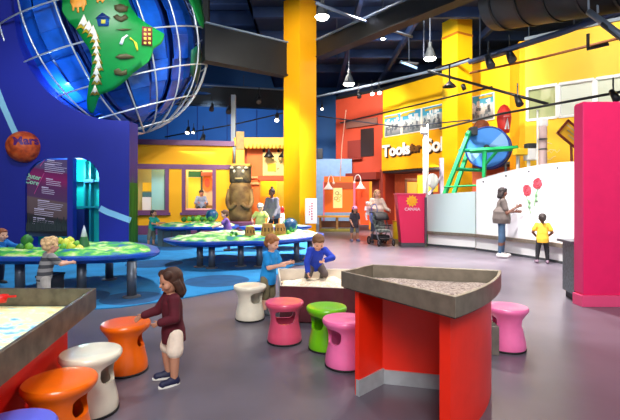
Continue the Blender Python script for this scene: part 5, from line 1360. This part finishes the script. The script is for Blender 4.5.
person('girl in a pink cap and dark top with grey shorts near the bench', V3(X(354.5, 14.6), 14.6, 0), 18, 1.2, .5,
       dict(legL=((.12, -.12, -1), (0, .05, -1)), legR=((-.1, .12, -1), (0, .1, -1)), armL=((.25, 0, -1), (-.15, -.5, -.7)), armR=((-.25, .0, -1), (.15, -.5, -.7))),
       dict(top=TOP('dark_print', (62, 54, 64), low=-.25, flare=.012), bottom=BOT('grey_shorts', (104, 104, 112), .45, name='shorts'), shoes=SH('blue_grey', (96, 104, 150)), hat=cl('pink_cap', (236, 150, 190))), 'tan', ('long', (46, 36, 36)), fine=.009)
person('woman in a cream blouse pushing the stroller with a baby on her arm', V3(X(376.5, 14.1), 14.1, 0), 8, 1.74, 0.0,
       dict(lean=4, lean2=6, armL=((.3, -.35, -.8), (.1, -.95, -.2)), armR=((-.35, -.15, -1), (.1, -.8, .55)), legL=((.08, -.2, -1), (0, .1, -1)), legR=((-.08, .1, -1), (0, .15, -1)), head=(6, 0, 0)),
       dict(top=TOP('cream', (226, 206, 190), 'long', low=-.18), bottom=BOT('jeans', (88, 100, 126)), shoes=SH('grey', (80, 84, 92))), 'light', ('long', (196, 150, 106)), fine=.010)
person('baby in pale pink held on the arm of the woman with the stroller', V3(X(367.5, 13.85), 13.83, .80), 15, .68, 1.0,
       dict(pelvis=.16, lean=0, armL=((.5, -.4, -.5), (.2, -.8, .2)), armR=((-.3, -.4, -.8), (.1, -.8, .0)), legL=((.4, -.8, -.35), (0, -.2, -1)), legR=((-.4, -.8, -.35), (0, -.2, -1))),
       dict(top=TOP('pale_pink', (236, 196, 200), 'long'), bottom=BOT('soft_white', (230, 222, 220)), shoes=SH('baby', (230, 222, 220)), hat=cl('pale_cap_pink', (238, 206, 206))), 'light', ('short', (170, 130, 90)), fine=.008)
cb = thing('shoulder_bag', 'periwinkle blue bag hanging beside the stroller handle', 'bag', V3(X(374, 13.62), 13.62, Z(218, 13.62)))
MB().sphere((0, 0, 0), (.15, .07, .19), 18, 12).build('bag_body', cl('periwinkle', (128, 142, 214)), cb, True); MB().tube(catmull([(-.10, 0, .12), (-.07, 0, .34), (.02, 0, .44), (.09, 0, .34), (.10, 0, .12)], 5, False), .014, 6).build('strap', cl('periwinkle_strap', (98, 110, 180)), cb)
# stroller
sl = thing('stroller', 'black stroller with grey print seat in front of the woman in cream', 'stroller', V3(X(381.5, 13.35), 13.35, 0), math.radians(14))
blk = M('stroller_black', (24, 25, 30), .7); sil = M('stroller_grey', (110, 112, 120), .4, .5); prt = M('stroller_print', (52, 62, 64), .8, col2=(150, 160, 150), scale=14)
def wheel_at(x, y, r):
    wv = MB(); wv.tube([V3(x, y+math.cos(a*PI/12)*r*.85, r+math.sin(a*PI/12)*r*.85) for a in range(24)], r*.17, 8, True); o = wv.build('wheel', rubber, sl, True)
    MB().tube([(x-.025, y, r), (x+.025, y, r)], r*.25, 10).build('wheel_hub', sil, o)
    for a in range(5): MB().tube([V3(x, y, r), V3(x, y+math.cos(a*1.257)*r*.8, r+math.sin(a*1.257)*r*.8)], .008, 5).build('spoke', sil, o)
for x, y, r in ((-.24, -.36, .10), (.24, -.36, .10), (-.27, .36, .13), (.27, .36, .13)): wheel_at(x, y, r)
for x in (-.23, .23):
    MB().tube([(x, -.36, .12), (x, -.12, .42), (x, .30, .92), (x*.95, .46, 1.0)], .018, 8).build('frame_tube', sil, sl, True)
    MB().tube([(x, .36, .14), (x, .0, .55)], .016, 8).build('rear_tube', sil, sl, True)
MB().tube([(-.22, .46, 1.0), (.22, .46, 1.0)], .024, 10).build('handle_bar', blk, sl, True)
MB().loft([[(-.19, -.22, .40), (.19, -.22, .40), (.19, .10, .42), (-.19, .10, .42)], [(-.19, -.24, .50), (.19, -.24, .50), (.19, .10, .50), (-.19, .10, .50)]]).build('seat', prt, sl, bevel=.03)
MB().loft([[(-.19, .08, .42), (.19, .08, .42), (.19, .16, .42), (-.19, .16, .42)], [(-.19, .24, .96), (.19, .24, .96), (.19, .30, .96), (-.19, .30, .96)]]).build('backrest', prt, sl, bevel=.03)
mb = MB(); n_ = 9
mb.loft([[(x_*.23, .30-.36*math.sin(a)*k2, .78+.24*math.cos(a)*k2) for k2 in (1.0,) for a in [i*PI/2/n_ for i in range(n_+1)]]+[(x_*.21, .30-.33*math.sin(a), .78+.21*math.cos(a)) for a in [i*PI/2/n_ for i in range(n_, -1, -1)]] for x_ in (-1, -.5, 0, .5, 1)]).build('canopy', blk, sl, True)
mb.bm if False else None
MB().box((0, .02, .24), (.38, .46, .16)).build('basket', blk, sl, bevel=.03); MB().box((0, -.32, .22), (.36, .12, .03)).build('footrest', blk, sl, bevel=.01)
MB().tube([(-.2, -.24, .62), (0, -.34, .64), (.2, -.24, .62)], .018, 8).build('bumper_bar', blk, sl, True)
# woman and girl at the white wall
person('woman in a grey t-shirt and jeans standing at the white drawing wall', V3(X(501.5, 10.5), 10.5, 0), 72, 1.70, 0.0,
       dict(lean=1, armL=((.15, -.15, -1), (.0, -.95, .15)), armR=((-.12, -.25, -1), (.15, -.8, .55)), legL=((.06, -.10, -1), (0, .02, -1)), legR=((-.06, .05, -1), (0, .08, -1)), head=(8, 4, 0)),
       dict(top=TOP('charcoal_tee', (92, 84, 80), low=-.14), bottom=BOT('blue_jeans', (56, 84, 112)), shoes=SH('white_sneaker', (206, 204, 204))), 'brown', ('shoulder', (34, 26, 26)), fine=.009)
person('girl in a yellow top and black leggings facing the white drawing wall', V3(X(542.5, 9.5), 9.5, 0), 158, 1.12, .55,
       dict(armL=((.45, .1, -.9), (-.4, -.5, -.5)), armR=((-.45, .1, -.9), (.4, -.5, -.5)), legL=((.12, -.05, -1), (.08, .05, -1)), legR=((-.1, .0, -1), (-.04, .05, -1))),
       dict(top=TOP('mustard', (222, 176, 50), low=-.18, flare=.01), bottom=BOT('black_leggings', (30, 30, 36)), shoes=SH('mauve', (120, 100, 116))), 'brown', ('pony', (40, 30, 28)), fine=.008)

# ------------------------------------------------------------------ lamps and light
LW = M('lamp_glow', (255, 248, 232), .4, emit=30.0)
def bay_lamp(px, py, d, r, label):
    p = at(px, py, d); t = thing('high_bay_lamp', label, 'lamp', p, 0, 'round ceiling lamps')
    MB().lathe([(r*.35, .42), (r*.5, .36), (r*.9, .06), (r, 0), (r*.96, 0), (r*.84, .06), (r*.45, .33)], 24, cap=False).build('reflector', grey_d, t, True)
    MB().sphere((0, 0, .01), (r*.93, r*.93, r*.42), 20, 12).build('bulb', LW, t, True)
    MB().tube([(0, 0, .4), (0, 0, 8.7-p.z)], .025, 6).build('stem', grey_pipe, t)
    MB().lathe([(r*.3, .40), (r*.3, .62)], 16).build('ballast', grey_d, t)
    return p
pA = bay_lamp(322, 17, 14.0, .24, 'bright round ceiling lamp just right of the yellow column top')
pB = bay_lamp(349, 84, 19.5, .26, 'bright round ceiling lamp above the terracotta wall')
pC = bay_lamp(430, 58.5, 16.5, .24, 'bright round ceiling lamp left of the second yellow column')
pD = bay_lamp(383, 39, 15.5, .09, 'small round ceiling lamp between the girder and the conduit')
fl_ = thing('fluorescent_lamp', 'slim bluish strip lamp near the second yellow column', 'lamp', at(409, 65, 18)); MB().tube([(-.35, -.1, .10), (.35, .1, -.10)], .05, 8).build('tube', M('tube_blue', (150, 196, 240), .4, emit=1.6), fl_, True)
MB().box((0, 0, .09), (.8, .14, .05), .27).build('housing', grey, fl_); MB().tube([(0, 0, .1), (0, 0, 1.6)], .015, 6).build('stem', grey_pipe, fl_)
def can_light(px, py, d, label, rz=0.0, s=1.0, on=True, grp='track spotlights'):
    p = at(px, py, d); t = thing('track_spotlight', label, 'spotlight', p, rz, grp)
    q = V3(0, -.6, -.8).normalized()
    MB().tube([q*-.16*s, q*.0, q*.17*s], [.055*s, .075*s, .09*s], 14).build('can', black, t, True)
    MB().tube([q*.165*s, q*.178*s], .078*s, 14).build('lens', M('lens_glow', (255, 246, 226), .3, emit=7.0) if on else M('lens_off', (60, 62, 70), .2), t)
    MB().tube([V3(0, 0, 0), V3(0, .03, .2*s), V3(0, .03, .42*s)], .018*s, 6).build('yoke', black, t)
    return t
for i, (px, py, d, s, on, lab) in enumerate(((359, 94, 20, 1.2, False, 'dark spotlight at the left end of the rail over the terracotta wall'), (372, 91, 19.5, 1.2, True, 'lit spotlight over the terracotta wall, first of two side by side'), (379, 90, 19.4, 1.2, True, 'lit spotlight over the terracotta wall right beside its lit neighbour'),
        (489, 61, 13.8, 1.5, False, 'dark spotlight hanging left of the windowed yellow wall'), (510, 55, 13.2, 1.5, False, 'dark spotlight hanging under the blue-grey rail nearer the windowed wall'), (518, 100, 12.8, 1.2, False, 'dark spotlight below the office windows at their left end'), (614, 95, 10.3, 1.0, False, 'small dark spotlight above the magenta partition'),
        (188, 130, 19.5, 1.1, True, 'lit spotlight over the playhouse roof, left of its pair'), (193.5, 130.5, 19.6, .8, True, 'small lit spotlight over the playhouse roof, right of its pair'), (203, 138, 18.8, 1.3, False, 'dark spotlight just over the playhouse cornice'), (229, 109, 20, 1.4, False, 'dark spotlight near the white square post'), (212, 107, 20, 1.2, False, 'dark spotlight on the blue wall right of the globe'),
        (259, 99, 18.5, 1.2, False, 'dark spotlight left of the yellow column above the hut'), (277, 117, 18.5, 1.2, True, 'lit spotlight just left of the yellow column'), (322, 107, 19, .8, True, 'tiny lit spotlight right of the yellow column'))):
    can_light(px, py, d, lab, 0, s, on)
pn = thing('pendant_lamp', 'black dome pendant lamp in front of the second yellow column', 'lamp', at(449.5, 87, 14.2))
MB().lathe([(.03, .2), (.07, .16), (.16, .07), (.22, 0), (.21, 0), (.14, .06), (.04, .14)], 20, cap=False).build('lamp_shade', black, pn, True); MB().tube([(0, 0, .18), (0, 0, .75)], .03, 8).build('stem', black, pn); MB().tube([(-.45, 0, .62), (0, 0, .75), (.65, 0, .95)], .03, 8).build('cross_arm', black, pn)
MB().tube([(.4, -.1, .05), (.44, -.15, -.12)], .07, 12).build('spot_head', black, pn, True)

def light(kind, name, loc, energy, color=(1, 1, 1), size=.3, target=None, angle=80, blend=.5, sx=None):
    l = bpy.data.lights.new(name, kind); l.energy = energy; l.color = color
    if kind == 'AREA': l.size = size; 
    elif kind != 'SUN': l.shadow_soft_size = size
    if sx: l.shape = 'RECTANGLE'; l.size_y = sx
    if kind == 'SPOT': l.spot_size = math.radians(angle); l.spot_blend = blend
    o = bpy.data.objects.new(name, l); COL.objects.link(o); o.location = loc
    if target is not None: o.rotation_euler = (Vector(target)-Vector(loc)).to_track_quat('-Z', 'Y').to_euler()
    return o
warm = (1, .93, .84)
light('SPOT', 'hall_spot', (2.2, 8.2, 6.9), 700, warm, .12, (-.2, 3.6, 0), 70, .6)
light('SPOT', 'hall_spot', (-1.2, 7.6, 6.9), 600, warm, .12, (1.6, 3.2, 0), 60, .6)
light('SPOT', 'hall_spot', (4.4, 10.5, 6.9), 1300, warm, .12, (2.4, 6.0, 0), 75, .6)
light('SPOT', 'hall_spot', (2.3, 14.0, 8.6), 18000, (1, .86, .80), .2, (2.2, 13.8, 0), 80, .7)
light('SPOT', 'hall_spot', (3.0, 8.0, 8.6), 6000, (1, .90, .88), .2, (3.0, 8.2, 0), 60, .7)
light('SPOT', 'wall_wash', (1.8, 8.0, 6.2), 2000, (1, .98, .96), .1, (5.2, 10.4, 1.3), 50, .6)
light('SPOT', 'wall_wash', (2.6, 5.8, 5.9), 650, (1, .98, .96), .1, (5.6, 8.6, 1.2), 50, .6)
light('AREA', 'camera_side_fill', (0.2, -3.5, 5.6), 620, (1, .97, .94), 3.0, (.2, 4.2, .6))  # unseen fill added behind the camera to brighten the fronts
light('AREA', 'hall_fill', (0, 2.5, 8.2), 260, (.92, .95, 1), 5.0, (0, 6.5, 0))
light('SPOT', 'yellow_wash', (3.2, 13.5, 8.4), 3000, (1, .95, .85), .2, (6.6, 20.5, 5), 80, .6)
light('SPOT', 'yellow_wash', (5.8, 9.5, 8.3), 2600, (1, .95, .85), .2, (10.5, 14.8, 5), 90, .6)
light('SPOT', 'exhibit_wash', (4.2, 10.0, 6.5), 1300, (1, .96, .9), .2, (6.2, 14.5, 2.8), 60, .6)
light('SPOT', 'terracotta_wash', (0.8, 19, 7.9), 2600, (1, .9, .82), .2, (3.0, 25, 4), 80, .6)
light('AREA', 'office_light', (10.8, 17.2, 7.0), 130, (1, 1, .96), 3.0, (10.8, 17.2, 3))
light('SPOT', 'column_wash', (-1.6, 9.0, 7.0), 2500, (1, .94, .85), .2, (-.4, 16.4, 5.0), 60, .6)
light('SPOT', 'house_wash', (-2.6, 9.5, 7.6), 3000, (1, .95, .88), 1.2, (-4.9, 17.6, 2.2), 46, .5)
light('SPOT', 'kiosk_wash', (1.6, 7.5, 5.6), 650, (1, .93, .9), .2, (2.5, 13.6, .9), 40, .6)
light('SPOT', 'hut_wash', (-1.4, 13.0, 6.2), 1500, (1, .92, .8), .2, (-1.9, 18.6, 2.2), 50, .6)
light('SPOT', 'booth_wash', (1.6, 15.5, 6.0), 900, (1, .9, .8), .2, (1.8, 19.8, 1.2), 60, .6)
light('AREA', 'playhouse_light', (-5.2, 18.9, 3.4), 160, (1, .96, .88), 2.5, (-5.2, 18.9, 0))
light('AREA', 'hut_light', (-1.6, 19.6, 2.9), 90, (1, .9, .7), 1.2, (-1.6, 19.6, 0))
light('POINT', 'niche_light', (X(80, 12.9), 12.8, 2.25), 90, (.5, 1, .95), .1)
light('SPOT', 'blue_wall_wash', (-5.5, 6.5, 6.5), 700, (.8, .88, 1), .2, (-7.2, 12.3, 1.8), 80, .6)
for v, e in (((-.72, -.52, -.52), 160), ((-.80, -.55, .05), 120), ((-.2, -.62, -.76), 120)):
    light('POINT', 'globe_lamp', GC+V3(*v).normalized()*GR*.965, e, (.35, .6, 1), .08)
light('SPOT', 'globe_spot', (-2.5, 6.0, 6.8), 1300, (1, 1, 1), .15, GC, 60, .6)
light('SPOT', 'back_wall_wash', (-5.5, 22.8, 6.0), 2000, (.45, .68, 1), .2, (-5.5, 29, 5.6), 110, .6)
light('SPOT', 'back_wall_wash', (.8, 21.8, 6.5), 1000, (.7, .82, 1), .2, (1.3, 25.2, 3.0), 70, .6)
light('SPOT', 'carpet_spot', (-3.2, 8.8, 7.0), 2000, (.9, .96, 1), .15, (-2.2, 9.3, 0), 80, .6)
light('SPOT', 'sandbox_lamp', (-2.0, 2.4, 3.6), 70, (.95, 1, 1), .08, (-2.0, 2.3, .8), 50, .5)
light('SPOT', 'partition_wash', (3.4, 2.6, 5.8), 520, (1, .94, .92), .2, (4.3, 5.6, 1.5), 60, .6)
light('AREA', 'recess_light', (6.3, 20.2, 2.6), 90, (1, .9, .75), 1.5, (6.3, 21.5, 1))
for p_, e in (((-6, 20.5, 8.6), 120), ((3.0, 18.0, 7.6), 90), ((5.5, 12.5, 7.9), 50), ((-3.5, 9.0, 9.6), 60)):
    light('POINT', 'ceiling_glow', p_, e, (.55, .75, 1), .3)  # unseen bluish points added to lift the dark ceiling

GROUPS = {'stool': 'hourglass stools around the sand tables', 'map_table': 'blue map tables', 'model_pot': 'brown pots on the middle map table', 'gooseneck_lamp': 'gooseneck lamps', 'sand_table': 'red sand tables', 'sand_trough': 'low sand troughs',
          'sand': 'sand fillings', 'lighting_conduit': 'ceiling conduits', 'lighting_rail': 'lighting rails', 'blue_lit_pipe': 'pipes painted as blue-lit', 'air_duct': 'black air ducts', 'earth_ball': 'earth balls', 'flower_drawing': 'drawn flowers', 'exhibit_mast': 'exhibit masts', 'person': 'visitors in the hall'}
for o in scene.objects:
    st_ = o.name.split('.')[0]
    if o.parent is None and 'label' in o.keys() and 'group' not in o.keys() and st_ in GROUPS and 'inside the playhouse' not in (o['label'] if st_ == 'stool' else ''): o['group'] = GROUPS[st_]
